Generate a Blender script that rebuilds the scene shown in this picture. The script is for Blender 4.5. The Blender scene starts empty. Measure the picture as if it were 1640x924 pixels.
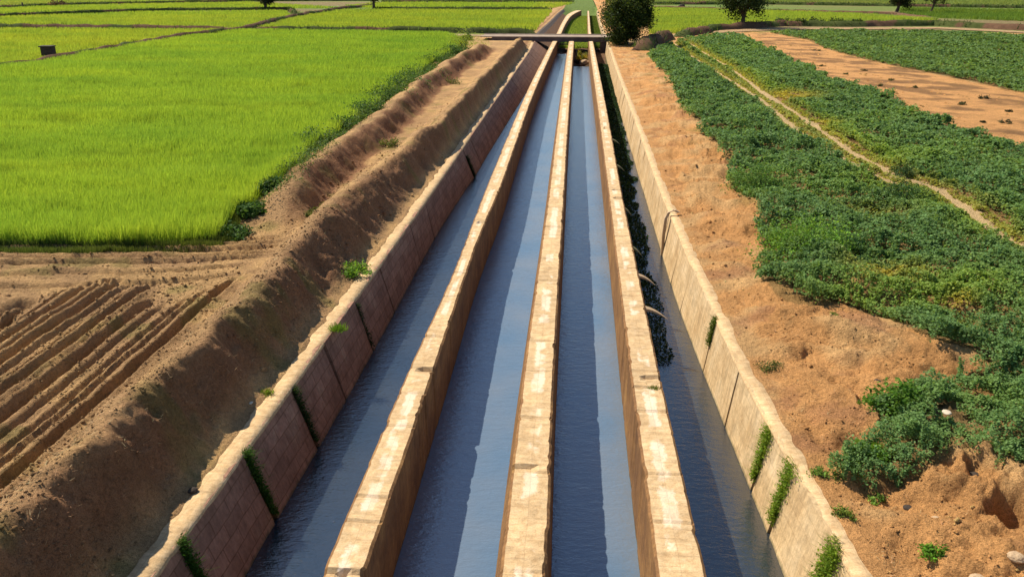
import bpy, math
import numpy as np
rng = np.random.default_rng(7)
S = bpy.context.scene
COL = S.collection
R = math.radians
# ------------------------------------------------------------------ camera
FPX, PITCH, YAW, CH = 1300.0, math.atan(502/1300.0), R(4.47), 8.0
cam = bpy.data.cameras.new('camera'); camo = bpy.data.objects.new('camera', cam); COL.objects.link(camo)
camo.location = (0, 0, CH); camo.rotation_euler = (math.pi/2-PITCH, 0, YAW)
cam.sensor_width = 36; cam.lens = 36*FPX/1640; cam.clip_end = 8000; cam.clip_start = .1
S.camera = camo
def P(px, py, z=0.0):
    """ground point (at height z) that belongs to a survey mark of the photograph"""
    u = (px-820)/FPX; v = (py-462)/FPX
    fwd = math.cos(PITCH) - v*math.sin(PITCH); dn = math.sin(PITCH) + v*math.cos(PITCH)
    t = (CH-z)/dn
    X, Y = u*t, fwd*t
    c, s = math.cos(YAW), math.sin(YAW)
    return (X*c - Y*s, X*s + Y*c)
def PP(pts, z=0.0): return np.array([P(x, y, z) for x, y in pts])
# ------------------------------------------------------------------ noise
def _h(ix, iy, seed):
    n = (ix.astype(np.int64)*374761393 + iy.astype(np.int64)*668265263 + seed*1442695041) & 0xffffffff
    n = ((n ^ (n >> 13))*1274126177) & 0xffffffff
    n = n ^ (n >> 16)
    return (n & 0xffffff)/float(0xffffff)
def vn(x, y, seed=0):
    x = np.asarray(x, float); y = np.asarray(y, float)
    ix = np.floor(x); iy = np.floor(y); fx = x-ix; fy = y-iy
    fx = fx*fx*(3-2*fx); fy = fy*fy*(3-2*fy)
    a = _h(ix, iy, seed); b = _h(ix+1, iy, seed); c = _h(ix, iy+1, seed); d = _h(ix+1, iy+1, seed)
    return (a*(1-fx)+b*fx)*(1-fy) + (c*(1-fx)+d*fx)*fy
def fbm(x, y, o=4, seed=0):
    r = 0; a = .5; t = 0
    for k in range(o):
        ca, sa = math.cos(.7*k), math.sin(.7*k)
        r = r + a*vn((x*ca-y*sa)*2**k+17.3*k, (x*sa+y*ca)*2**k-9.1*k, seed+k); t += a; a *= .55
    return r/t
def ss(a, b, x): t = np.clip((x-a)/(b-a), 0, 1); return t*t*(3-2*t)
def inpoly(x, y, poly):
    r = np.zeros(len(x), bool); n = len(poly)
    for i in range(n):
        x0, y0 = poly[i]; x1, y1 = poly[(i+1) % n]
        if y0 == y1: continue
        c = ((y0 > y) != (y1 > y)) & (x < (x1-x0)*(y-y0)/(y1-y0)+x0)
        r ^= c
    return r
def dpoly(x, y, line):
    d = np.full(np.shape(x), 1e9)
    for i in range(len(line)-1):
        ax, ay = line[i]; bx, by = line[i+1]; dx, dy = bx-ax, by-ay
        t = np.clip(((x-ax)*dx+(y-ay)*dy)/(dx*dx+dy*dy+1e-9), 0, 1)
        d = np.minimum(d, np.hypot(x-ax-t*dx, y-ay-t*dy))
    return d
# ------------------------------------------------------------------ mesh helpers
def build(name, V, F, mat=None, parent=None, col=None, uv=None, midx=None, smooth=False, link=True):
    V = np.asarray(V, np.float32).reshape(-1, 3)
    me = bpy.data.meshes.new(name)
    if isinstance(F, np.ndarray):
        k = F.shape[1]; n = len(F)
        me.vertices.add(len(V)); me.vertices.foreach_set('co', V.ravel())
        me.loops.add(n*k); me.loops.foreach_set('vertex_index', F.astype(np.int32).ravel())
        me.polygons.add(n); me.polygons.foreach_set('loop_start', np.arange(0, n*k, k, dtype=np.int32))
        me.polygons.foreach_set('loop_total', np.full(n, k, np.int32))
    else:
        me.from_pydata(V.tolist(), [], [tuple(int(i) for i in f) for f in F])
    me.update(calc_edges=True)
    if col is not None:
        ca = me.color_attributes.new('Col', 'FLOAT_COLOR', 'POINT')
        c4 = np.ones((len(V), 4), np.float32); c4[:, :3] = col; ca.data.foreach_set('color', c4.ravel())
    if uv is not None:
        l = me.uv_layers.new(name='UVMap'); vi = np.empty(len(me.loops), np.int32)
        me.loops.foreach_get('vertex_index', vi); l.data.foreach_set('uv', np.asarray(uv, np.float32)[vi].ravel())
    if mat:
        for m in (mat if isinstance(mat, (list, tuple)) else [mat]): me.materials.append(m)
    if midx is not None: me.polygons.foreach_set('material_index', np.asarray(midx, np.int32))
    if smooth: me.polygons.foreach_set('use_smooth', np.ones(len(me.polygons), bool))
    me.validate()
    o = bpy.data.objects.new(name, me)
    if link: COL.objects.link(o)
    if parent: o.parent = parent
    return o
def tag(o, label=None, cat=None, group=None, kind=None):
    if label: o['label'] = label
    if cat: o['category'] = cat
    if group: o['group'] = group
    if kind: o['kind'] = kind
    return o
def empty(name, loc=(0, 0, 0), rz=0):
    o = bpy.data.objects.new(name, None); COL.objects.link(o); o.location = loc; o.rotation_euler = (0, 0, rz); return o
def grid_faces(nr, nc):
    i = np.arange((nr-1)*(nc-1)); r = i//(nc-1); c = i % (nc-1); a = r*nc+c
    return np.stack([a, a+1, a+nc+1, a+nc], 1)
def tube(pts, rad, n=8):
    pts = np.array(pts, float); V = []; F = []
    for i, p in enumerate(pts):
        d = pts[min(i+1, len(pts)-1)]-pts[max(i-1, 0)]; d /= np.linalg.norm(d)+1e-9
        a = np.cross(d, [0.3, 1, .1]); a /= np.linalg.norm(a); b = np.cross(d, a)
        for k in range(n):
            t = 2*math.pi*k/n; V.append(p+rad[i]*(math.cos(t)*a+math.sin(t)*b))
    for i in range(len(pts)-1):
        for k in range(n): F.append((i*n+k, i*n+(k+1) % n, (i+1)*n+(k+1) % n, (i+1)*n+k))
    F.append(tuple(range(n))[::-1]); F.append(tuple((len(pts)-1)*n+k for k in range(n)))
    return V, F
def merge(parts):
    V = []; F = []
    for v, f in parts:
        o = len(V); V += [tuple(p) for p in v]; F += [tuple(i+o for i in q) for q in f]
    return V, F
def leaves(C, size, colr, up=.35, asp=.6, r=None):
    """leaf shaped faces (folded rhombs) at centres C"""
    r = r or rng; n = len(C); size = np.broadcast_to(size, n)
    d = r.normal(size=(n, 3)); d[:, 2] = d[:, 2]*.6; d /= np.linalg.norm(d, axis=1)[:, None]
    nn = r.normal(size=(n, 3)); nn[:, 2] = np.abs(nn[:, 2])+up; s = np.cross(d, nn); s /= np.linalg.norm(s, axis=1)[:, None]+1e-9
    a = d*size[:, None]*.5; b = s*(size*asp)[:, None]*.5
    V = np.stack([C-a, C+b-a*.1, C+a, C-b-a*.1], 1).reshape(-1, 3)
    F = np.arange(4*n).reshape(n, 4)
    return V, F, np.repeat(colr, 4, 0)
def blades(B, h, w, colr, lean=.35, r=None, bias=(0, 0)):
    r = r or rng; n = len(B); h = np.broadcast_to(h, n); w = np.broadcast_to(w, n)
    t = r.uniform(0, 2*math.pi, n); s = np.stack([np.cos(t), np.sin(t), np.zeros(n)], 1)*w[:, None]*.5
    L = r.normal(size=(n, 2))*lean; top = B.copy(); top[:, 2] += h; top[:, 0] += (L[:, 0]+bias[0])*h; top[:, 1] += (L[:, 1]+bias[1])*h
    V = np.stack([B-s, B+s, top+s*.25, top-s*.25], 1).reshape(-1, 3)
    return V, np.arange(4*n).reshape(n, 4), np.repeat(colr, 4, 0)
def cat(*sets):
    V = []; F = []; C = []; o = 0
    for v, f, c in sets:
        V.append(v); F.append(f+o); C.append(c); o += len(v)
    return np.concatenate(V), np.concatenate(F), np.concatenate(C)
def jit(base, n, amt=.25, r=None):
    r = r or rng; base = np.broadcast_to(np.array(base, float), (n, 3)).copy()
    k = np.exp(r.normal(size=(n, 1))*amt); base *= k
    base[:, 0] *= np.exp(r.normal(size=n)*amt*.4); return np.clip(base, 0, 1)
# ------------------------------------------------------------------ materials
def mat(name, fn):
    m = bpy.data.materials.new(name); m.use_nodes = True; nt = m.node_tree; nt.nodes.clear()
    out = nt.nodes.new('ShaderNodeOutputMaterial'); fn(nt, out); return m
def N(nt, t, **k):
    n = nt.nodes.new(t)
    for a, b in k.items():
        if a in n.inputs.keys(): n.inputs[a].default_value = b
        else: setattr(n, a, b)
    return n
def noise(nt, vec, scale, detail=4, rough=.6, dist=0):
    n = N(nt, 'ShaderNodeTexNoise'); n.inputs['Scale'].default_value = scale; n.inputs['Detail'].default_value = detail
    n.inputs['Roughness'].default_value = rough; n.inputs['Distortion'].default_value = dist
    if vec: nt.links.new(vec, n.inputs['Vector'])
    return n.outputs['Fac']
def ramp(nt, fac, stops):
    n = N(nt, 'ShaderNodeValToRGB'); e = n.color_ramp.elements
    while len(e) < len(stops): e.new(.5)
    for i, (p, c) in enumerate(stops):
        e[i].position = p; e[i].color = (*c, 1) if hasattr(c, '__len__') else (c, c, c, 1)
    nt.links.new(fac, n.inputs[0]); return n.outputs[0]
def mix(nt, fac, a, b, mode='MIX'):
    n = N(nt, 'ShaderNodeMix', data_type='RGBA', blend_type=mode)
    for s, v in ((n.inputs[0], fac), (n.inputs[6], a), (n.inputs[7], b)):
        if isinstance(v, (int, float)): s.default_value = v if s.type == 'VALUE' else (v, v, v, 1)
        elif isinstance(v, tuple): s.default_value = (*v, 1)
        else: nt.links.new(v, s)
    return n.outputs[2]
def math_(nt, op, a, b=0.0):
    n = N(nt, 'ShaderNodeMath', operation=op)
    for s, v in ((n.inputs[0], a), (n.inputs[1], b)):
        if isinstance(v, (int, float)): s.default_value = v
        else: nt.links.new(v, s)
    return n.outputs[0]
def bump(nt, h, strength, dist=.05, nrm=None):
    b = N(nt, 'ShaderNodeBump'); b.inputs['Strength'].default_value = strength; b.inputs['Distance'].default_value = dist
    nt.links.new(h, b.inputs['Height'])
    if nrm: nt.links.new(nrm, b.inputs['Normal'])
    return b.outputs[0]
def bsdf(nt, out, color, rough=.9, nrm=None, spec=.2):
    p = N(nt, 'ShaderNodeBsdfPrincipled'); p.inputs['Roughness'].default_value = rough; p.inputs['Specular IOR Level'].default_value = spec
    if isinstance(color, tuple): p.inputs['Base Color'].default_value = (*color, 1)
    else: nt.links.new(color, p.inputs['Base Color'])
    if nrm: nt.links.new(nrm, p.inputs['Normal'])
    nt.links.new(p.outputs[0], out.inputs[0]); return p
def soil_fn(nt, out):
    g = N(nt, 'ShaderNodeNewGeometry').outputs['Position']; c = N(nt, 'ShaderNodeVertexColor', layer_name='Col').outputs[0]
    n1 = noise(nt, g, 1.3, 6, .65); n2 = noise(nt, g, 14, 6, .7); n3 = noise(nt, g, 55, 3, .6)
    k = ramp(nt, n1, [(.25, .72), (.75, 1.25)]); k2 = ramp(nt, n2, [(.3, .70), (.7, 1.22)]); k3 = ramp(nt, n3, [(.32, .62), (.55, 1.08)])
    c = mix(nt, 1.0, c, k, 'MULTIPLY'); c = mix(nt, 1.0, c, k2, 'MULTIPLY'); c = mix(nt, 1.0, c, k3, 'MULTIPLY')
    b = bump(nt, n2, 1.0, .14); b = bump(nt, n3, .6, .03, b)
    bsdf(nt, out, c, .95, b, .1)
M_soil = mat('soil', soil_fn)
def leafmat(name, trans=.35, rough=.5, spec=.25):
    def fn(nt, out):
        c = N(nt, 'ShaderNodeVertexColor', layer_name='Col').outputs[0]
        p = N(nt, 'ShaderNodeBsdfPrincipled'); p.inputs['Roughness'].default_value = rough; p.inputs['Specular IOR Level'].default_value = spec
        nt.links.new(c, p.inputs['Base Color'])
        t = N(nt, 'ShaderNodeBsdfTranslucent'); cc = mix(nt, 1.0, c, (1.25, 1.15, .6), 'MULTIPLY'); nt.links.new(cc, t.inputs[0])
        m = N(nt, 'ShaderNodeMixShader'); m.inputs[0].default_value = trans
        nt.links.new(p.outputs[0], m.inputs[1]); nt.links.new(t.outputs[0], m.inputs[2]); nt.links.new(m.outputs[0], out.inputs[0])
    return mat(name, fn)
M_rice = leafmat('rice_leaf', .45, .7, .1); M_leaf = leafmat('leaf', .4, .6, .12)
def top_fn(nt, out):
    uv = N(nt, 'ShaderNodeUVMap').outputs[0]; sp = N(nt, 'ShaderNodeSeparateXYZ'); nt.links.new(uv, sp.inputs[0])
    g = N(nt, 'ShaderNodeNewGeometry').outputs['Position']
    n1 = noise(nt, g, .9, 5, .65); n2 = noise(nt, g, 7, 6, .7, .4); n3 = noise(nt, g, 40, 4, .7)
    mp = N(nt, 'ShaderNodeMapping'); nt.links.new(g, mp.inputs[0]); mp.inputs['Scale'].default_value = (1.2, 5, 1); nw = noise(nt, mp.outputs[0], 1.6, 5, .7, .3)
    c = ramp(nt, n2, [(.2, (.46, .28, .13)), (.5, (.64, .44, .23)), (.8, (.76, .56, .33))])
    c = mix(nt, 1.0, c, ramp(nt, nw, [(.3, .74), (.62, 1.1)]), 'MULTIPLY')
    c = mix(nt, 1.0, c, ramp(nt, n1, [(.3, .8), (.7, 1.12)]), 'MULTIPLY')
    # worn mortar band in rectangular patches along the middle
    br = N(nt, 'ShaderNodeTexBrick'); br.inputs['Scale'].default_value = 1; br.inputs['Brick Width'].default_value = .62; br.inputs['Row Height'].default_value = .5
    br.inputs['Mortar Size'].default_value = .012; br.inputs['Color1'].default_value = (0, 0, 0, 1); br.inputs['Color2'].default_value = (1, 1, 1, 1); br.inputs['Mortar'].default_value = (.5, .5, .5, 1); br.offset = .37
    nt.links.new(uv, br.inputs['Vector'])
    vv = math_(nt, 'ABSOLUTE', math_(nt, 'SUBTRACT', math_(nt, 'ADD', sp.outputs[1], math_(nt, 'MULTIPLY', math_(nt, 'SUBTRACT', n1, .5), .25)), .5))
    band = ramp(nt, math_(nt, 'ADD', vv, math_(nt, 'MULTIPLY', math_(nt, 'SUBTRACT', n2, .5), .5)), [(.17, 1.0), (.24, 0.0)]); pat = ramp(nt, noise(nt, g, .8, 4, .6), [(.46, 0.0), (.52, 1.0)])
    cell = ramp(nt, br.outputs['Color'], [(.1, .6), (.5, 1.0)])
    f = mix(nt, 1.0, mix(nt, 1.0, band, pat, 'MULTIPLY'), cell, 'MULTIPLY')
    c = mix(nt, math_(nt, 'MULTIPLY', f, .75), c, (.85, .70, .52))
    mort = ramp(nt, br.outputs['Fac'], [(.2, 0.0), (.9, 1.0)])
    c = mix(nt, math_(nt, 'MULTIPLY', mort, .28), c, (.28, .17, .09))
    c = mix(nt, 1.0, c, ramp(nt, n3, [(.3, .8), (.6, 1.05)]), 'MULTIPLY')
    b = bump(nt, n2, .5, .04); b = bump(nt, n3, .5, .012, b); b = bump(nt, nw, .4, .03, b)
    bsdf(nt, out, c, .9, b, .15)
M_top = mat('worn_stone_top', top_fn)
def side_fn(cols, blocks=.35):
    def fn(nt, out):
        uv = N(nt, 'ShaderNodeUVMap').outputs[0]; g = N(nt, 'ShaderNodeNewGeometry').outputs['Position']
        br = N(nt, 'ShaderNodeTexBrick'); br.inputs['Scale'].default_value = 1; br.inputs['Brick Width'].default_value = .55; br.inputs['Row Height'].default_value = .26
        br.inputs['Mortar Size'].default_value = .011; br.inputs['Color1'].default_value = (.82, .82, .82, 1); br.inputs['Color2'].default_value = (1.1, 1.1, 1.1, 1); br.inputs['Mortar'].default_value = (.6, .55, .5, 1)
        wob = noise(nt, uv, 1.5, 3, .6); wv = N(nt, 'ShaderNodeMix', data_type='VECTOR'); wv.inputs[0].default_value = .06
        nt.links.new(uv, wv.inputs[4]); cn = N(nt, 'ShaderNodeTexNoise', Scale=1.7); nt.links.new(uv, cn.inputs['Vector']); nt.links.new(cn.outputs['Color'], wv.inputs[5])
        nt.links.new(wv.outputs[1], br.inputs['Vector'])
        n1 = noise(nt, g, 1.1, 5, .65); n2 = noise(nt, g, 9, 6, .7)
        mp = N(nt, 'ShaderNodeMapping'); nt.links.new(g, mp.inputs[0]); mp.inputs['Scale'].default_value = (4, 4, .5); n3 = noise(nt, mp.outputs[0], 2.2, 5, .7)
        c = ramp(nt, n1, [(.3, cols[0]), (.55, cols[1]), (.75, cols[2])])
        c = mix(nt, 1.0, c, ramp(nt, n3, [(.3, .7), (.65, 1.12)]), 'MULTIPLY'); c = mix(nt, 1.0, c, ramp(nt, n2, [(.3, .78), (.7, 1.12)]), 'MULTIPLY')
        c = mix(nt, blocks, c, mix(nt, 1.0, c, br.outputs['Color'], 'MULTIPLY'))
        # algae line just over the water
        sz = N(nt, 'ShaderNodeSeparateXYZ'); nt.links.new(g, sz.inputs[0]); zz = math_(nt, 'ADD', sz.outputs[2], math_(nt, 'MULTIPLY', n2, .16))
        al = ramp(nt, math_(nt, 'ADD', zz, 2.0), [(.56, 1.0), (.66, 0.0)])
        c = mix(nt, math_(nt, 'MULTIPLY', al, .8), c, (.035, .05, .02))
        b = bump(nt, br.outputs['Fac'], -.35*blocks, .03); b = bump(nt, n2, .5, .03, b)
        bsdf(nt, out, c, .88, b, .2)
    return fn
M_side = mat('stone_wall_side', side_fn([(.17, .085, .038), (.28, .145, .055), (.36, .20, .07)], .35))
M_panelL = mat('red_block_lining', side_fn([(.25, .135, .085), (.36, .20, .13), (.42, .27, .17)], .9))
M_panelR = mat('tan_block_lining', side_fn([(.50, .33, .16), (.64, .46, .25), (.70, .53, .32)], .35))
def water_fn(nt, out, c0=(.09, .155, .235), c1=(.15, .185, .225)):
    g = N(nt, 'ShaderNodeNewGeometry').outputs['Position']
    mp = N(nt, 'ShaderNodeMapping'); nt.links.new(g, mp.inputs[0]); mp.inputs['Scale'].default_value = (1.0, 2.4, 1)
    n1 = noise(nt, mp.outputs[0], 3.0, 4, .6, .3); n2 = noise(nt, mp.outputs[0], 11, 3, .6, .3); n0 = noise(nt, g, .5, 3, .5)
    c = ramp(nt, n0, [(.3, c0), (.7, c1)])
    b = bump(nt, n1, .35, .05); b = bump(nt, n2, .4, .018, b)
    p = bsdf(nt, out, c, .07, b, .5); p.inputs['IOR'].default_value = 2.1
M_water = mat('muddy_water', water_fn); M_water_shade = mat('shaded_water', lambda nt, out: water_fn(nt, out, (.014, .024, .036), (.030, .036, .040)))  # outer channels: wall reflections and shade put into a darker water colour
def plain(name, c0, c1, sc=6, rough=.85, bs=.4, spec=.2):
    def fn(nt, out):
        tc = N(nt, 'ShaderNodeTexCoord').outputs['Object']; n = noise(nt, tc, sc, 5, .65)
        bsdf(nt, out, ramp(nt, n, [(.3, c0), (.7, c1)]), rough, bump(nt, n, bs, .05), spec)
    return mat(name, fn)
M_bark = plain('bark', (.05, .035, .025), (.12, .09, .06), 5)
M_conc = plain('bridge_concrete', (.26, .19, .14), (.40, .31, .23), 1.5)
M_conc_shade = plain('bridge_face_shade', (.09, .06, .055), (.15, .11, .10), 1.5)  # deck and abutments: shade put into a darker copy of the concrete
M_rock = plain('pale_rock', (.36, .24, .13), (.55, .40, .25), 5)
M_dark = plain('dark_rock', (.035, .028, .022), (.08, .06, .045), 5)
M_wood_bank = plain('weathered_wood_bank_shade', (.07, .05, .04), (.15, .11, .08), 5)  # wood; also the far left bank, whose shade is in this brown
M_mossy = plain('mossy_rock', (.10, .11, .05), (.24, .20, .11), 8)
M_white = plain('white_scrap', (.48, .40, .28), (.72, .62, .46), 8)
# ------------------------------------------------------------------ canal lines
def line(pts, z=0.0):
    w = PP(pts, z); w = w[np.argsort(w[:, 1])]
    y = np.concatenate([np.arange(3, 40, .5), np.arange(40, 260, 2.0)])
    x = np.interp(y, w[:, 1], w[:, 0])
    lo = y < w[0, 1]; k = (w[1, 0]-w[0, 0])/(w[1, 1]-w[0, 1]); x[lo] = w[0, 0]+(y[lo]-w[0, 1])*k*.4
    for _ in range(3):
        xs = x.copy(); xs[3:-3] = sum(x[3+i:len(x)-3+i] for i in range(-3, 4))/7; x = xs
    return lambda Y: np.interp(Y, y, x)
far_L = [(858, 57), (880, 38), (897, 20), (905, 14)]
Li = line([(242, 924), (319, 824), (413, 691), (480, 600), (610, 421), (697, 300), (815, 130), (855, 73)]+far_L)
Lf = line([(391, 924), (501, 733), (573, 610), (701, 373), (749, 300), (866, 112), (889, 76), (897, 63), (904, 50), (913, 30)], -1.5)
Al = line([(514, 924), (650, 600), (719, 456), (779, 300), (844, 145), (881, 73), (890, 57), (899, 38), (908, 23), (922, 17), (938, 13)])
Ar = line([(580, 924), (690, 606), (763, 388), (802, 300), (854, 150), (889, 73), (898, 57), (905, 40), (914, 26), (926, 19), (942, 14)])
Bl = line([(801, 924), (838, 600), (880, 305), (895, 180), (910, 72), (915, 50), (919, 35), (925, 13)])
Br = line([(876, 924), (886, 600), (904, 305), (911, 180), (919, 72), (921, 50), (923, 35), (928, 13)])
Cl = line([(1054, 924), (1011, 606), (974, 305), (957, 170), (943, 72), (941.5, 50), (941, 30), (940.5, 13)])
Cr = line([(1132, 924), (1056, 600), (995, 305), (971, 170), (951, 72), (946, 50), (944.5, 30), (943, 13)])
Ri = line([(1374, 924), (1335, 856), (1190, 605), (1149, 512), (1099, 404), (1052, 290), (1020, 200), (990, 120), (974, 72), (965, 50), (958, 30), (955, 13)])
Rf = line([(1258, 924), (1127, 600), (1083, 486), (1037, 330), (998, 200), (978, 125), (966, 73), (960, 50), (955, 30), (952, 13)], -1.5)
Lo = lambda Y: Li(Y)-.42
Ro = lambda Y: Ri(Y)+.30+.0*Y
WZ = -1.5
Yend = 225.0
YB0 = P(880, 66, 0)[1]          # the near edge of the bridge
# ------------------------------------------------------------------ ground
track1 = PP([(1075, 62), (1090, 74), (1150, 117), (1224, 168), (1278, 215), (1332, 248), (1392, 282), (1430, 300), (1499, 318)], .35)
track2 = PP([(1095, 62), (1110, 69), (1164, 104), (1217, 148), (1298, 201), (1358, 245), (1432, 285), (1499, 308), (1560, 350), (1600, 382), (1660, 410), (1800, 480)], .35)
strip = PP([(1187, 55), (1271, 97), (1332, 131), (1426, 161), (1452, 181), (1526, 205), (1640, 245), (2300, 480), (2300, 360), (1640, 156), (1509, 124), (1412, 101), (1325, 77), (1291, 62), (1231, 52)], .2)
pits = [(*P(1622, 832, .3), .34, .75), (*P(1556, 770, .3), .16, .3), (*P(1515, 762, .3), .09, .1), (*P(36, 506), .38, .32), (*P(1462, 790, .3), .08, .1), (*P(1525, 800, .3), .1, .1), (*P(8, 540), .3, .25), (*P(1100, 396, .2), .3, .16)]
mound = P(1520, 850, .3)
fw = np.array([(-9.1, .10, .32), (-9.48, .045, .12), (-9.75, .05, .08), (-10.1, .05, .09), (-10.45, .10, .25), (-10.72, .05, .14), (-11.1, .10, .28), (-11.36, .06, .16), (-11.7, .05, .10), (-12.05, .11, .28), (-12.34, .06, .16), (-12.7, .10, .26), (-13.05, .05, .12), (-13.38, .06, .14), (-13.7, .10, .26), (-14.05, .06, .15), (-14.45, .09, .2), (-14.9, .06, .14), (-15.3, .1, .2), (-15.8, .1, .2), (-16.4, .1, .2), (-17.1, .1, .2), (-17.8, .1, .2), (-18.6, .1, .2)])
edgeL = [(735, 66), (733, 76), (720, 89), (694, 102), (661, 132), (635, 150), (600, 176), (588, 190), (560, 208), (520, 234), (486, 250), (470, 292), (440, 322), (385, 352), (335, 396), (250, 408), (0, 412), (-700, 420)]
cropA = PP([(1090, 62), (1036, 84), (1068, 120), (1098, 180), (1148, 232), (1168, 262), (1172, 302), (1212, 332), (1222, 400), (1215, 412), (1222, 446), (1240, 470), (1300, 500), (1350, 492), (1378, 500), (1395, 512), (1440, 524), (1480, 575), (1530, 580), (1585, 600), (1500, 618), (1420, 632), (1410, 690), (1362, 748), (1400, 762), (1480, 762), (1560, 740), (1605, 775), (1650, 800), (1900, 900), (2400, 700), (2400, 520), (1640, 245), (1526, 205), (1452, 181), (1426, 161), (1332, 131), (1271, 97), (1187, 55), (1130, 56)], .35)
cropB = PP([(1236, 52), (1291, 62), (1325, 77), (1412, 101), (1509, 124), (1640, 156), (2300, 350), (2300, 62), (1640, 58), (1500, 52), (1300, 50)], .15)
riceA = PP(edgeL+[(-700, 160), (0, 118), (67, 107), (201, 81), (302, 64), (386, 54.5), (550, 55.5), (710, 57)])
HC = 1.3
_m = PP([(-150, 1000), (0, 860), (120, 735), (215, 645), (300, 568), (380, 485), (445, 418), (500, 362), (555, 304), (646, 234), (705, 198), (793, 106), (825, 76)], HC); _m = _m[np.argsort(_m[:, 1])]
_cc = np.clip(Lo(_m[:, 1])-_m[:, 0], .75, 2.2)
def c2(Y): return np.interp(Y, _m[:, 1], _cc)
_m1 = PP([(380, 392), (435, 330), (500, 262), (560, 215), (610, 178), (680, 125), (734, 91), (770, 72)], 1.0); _m1 = _m1[np.argsort(_m1[:, 1])]
_c1 = Lo(_m1[:, 1])-_m1[:, 0]
def c1(Y): return np.interp(Y, _m1[:, 1], _c1)
print('c2', _m[:, 1], _cc, 'c1', _m1[:, 1], _c1)
def zsoil(x, y):
    """terrain height and soil colour; z=0 is the level of the wall tops"""
    n1 = fbm(x*.35, y*.35, 4, 3)-.5; n2 = fbm(x*1.3, y*1.3, 4, 9)-.5; n3 = fbm(x*5, y*5, 4, 21)-.5; n4 = fbm(x*17, y*17, 3, 33)-.5
    near = np.clip(1.2-np.hypot(x, y)/70, 0, 1)
    left = x < 0
    s = np.where(left, Lo(y)-x, x-Ro(y))
    # ---- left side
    wob = (fbm(x*.2, y*.8, 3, 5)-.5)*.55 + n2*.30
    c = c2(y); sw = s+wob*ss(0, .9, s); hc = (HC+.35*(fbm(x*0, y*.35, 3, 8)-.5))*(1-ss(95, 104, y))
    up = ss(.0, .98, sw/c); dn = np.exp(-np.clip((sw-c)/1.05, 0, 9)**2)
    ridge2 = hc*np.where(sw < c, up**1.1, dn)
    g = ss(24.5, 28.5, y)*(1-ss(90, 100, y))
    w1 = c1(y)+.4*(fbm(x*0, y*.15, 2, 12)-.5)
    r1 = np.where(sw < w1, ss(w1-1.15, w1, sw), np.exp(-np.clip((sw-w1)/1.3, 0, 9)**2))*(1.0+.5*(fbm(x*0+4, y*.3, 3, 14)-.5))*g
    ridge1 = r1
    lv = .35*ss(.8, 2, s)*(1-ss(21, 25, y))
    zl = np.maximum(np.maximum(ridge2, ridge1), lv*.9+.1*ridge2)
    # furrows beside the canal
    wf = x+(fbm(x*.1, y*.12, 3, 40)-.5)*.16
    F = np.zeros_like(x); pl = ss(1.95, 2.3, sw)*(1-ss(18.6+(fbm(x*.8, y*.1, 2, 41)-.5)*4+(x+9.5)*.22, 19.8+(fbm(x*.8, y*.1, 2, 41)-.5)*4+(x+9.5)*.22, y))
    for fx, fwid, fd in fw:
        t = (wf-fx)/fwid
        F += -1.15*fd*np.exp(-t**6) + fd*.42*np.exp(-((t+1.9)/.8)**2)+fd*.3*np.exp(-((t-1.8)/.7)**2)
    F += .045*np.sin(wf*17)*np.abs(np.sin(wf*2.3+1))
    tr = ss(2.6, 4.0, sw)*ss(18.5+(x+9.5)*.25, 19.8+(x+9.5)*.25, y)*(1-ss(24.5, 26.5, y))
    yy = y+.05*(x+12)**2*.25-1.1*np.exp((x+9.5)*.5).clip(0, 3)+(fbm(x*.25, y*.4, 3, 42)-.5)*.5
    T = np.zeros_like(x)
    for ty, tw, td in ((18.9, .1, .05), (19.9, .12, .07), (20.75, .10, .10), (21.3, .09, .07), (22.1, .13, .09), (22.9, .10, .10), (23.5, .12, .07)):
        t = (yy-ty)/tw; T += -1.7*td*np.exp(-t**4)+td*1.0*np.exp(-((t-1.9)/.8)**2)
    T += .022*np.sin(yy*21+fbm(x*.3, y*.2, 2, 43)*5)
    zl = zl + F*pl + T*tr
    steep = np.exp(-((sw-c*.5)/(c*.5))**2)
    zl = zl + n1*.12*ss(1, 3, s) + n2*(.10+.2*steep)*ss(.1, .6, s)*near + n3*(.05+.20*steep)*near*ss(0, .3, s) + n4*.035*near*ss(-.05, .2, s)
    # ---- right side
    lvl = .4*(1-ss(55, 95, y))
    zr = lvl*ss(0, 2.6, s)
    a = s*.75+y*.9; b = s*.9-y*.75                 # rills run down to the canal
    rill = (fbm(a*1.15+n2*1.3, b*.22, 4, 51)-.5)*.7+.32*(.45-np.abs(2*fbm(a*.75+n1*3+n2*.8, b*.13, 3, 55)-1)*1.6)
    band = ss(.1, .9, s)*(1-ss(5, 9, s))
    zr = zr + rill*(.95-.3*ss(30, 80, y))*band*(1-ss(85, 105, y)) + n2*.22*ss(.2, 1.5, s)*near + n3*.09*near*ss(.1, .5, s) + n4*.04*near*ss(-.05, .2, s) + n1*.2*ss(2, 6, s)*near
    hump = ss(14.5, 11.5, y)*np.exp(-((s-3.4)/1.6)**2)*.35
    zr = zr + hump*(.8+n3*1.4)
    z = np.where(left, zl, zr)
    for qx, qy, qr, qd in pits: z = z - qd*np.exp(-(np.hypot(x-qx, (y-qy))/qr)**4)
    flat = 1-ss(100, 125, y)
    z = z*flat*(1-ss(70, 120, np.abs(x))) + .02
    # ---- colour
    n5 = fbm(x*.8, y*.8, 4, 61)
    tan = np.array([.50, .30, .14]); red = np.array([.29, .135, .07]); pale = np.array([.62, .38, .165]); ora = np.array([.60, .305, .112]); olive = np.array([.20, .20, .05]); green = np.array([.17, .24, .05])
    mixf = lambda A, B, t: A*(1-t[:, None])+B*t[:, None]
    o1 = np.broadcast_to(tan, (len(x), 3))
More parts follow.
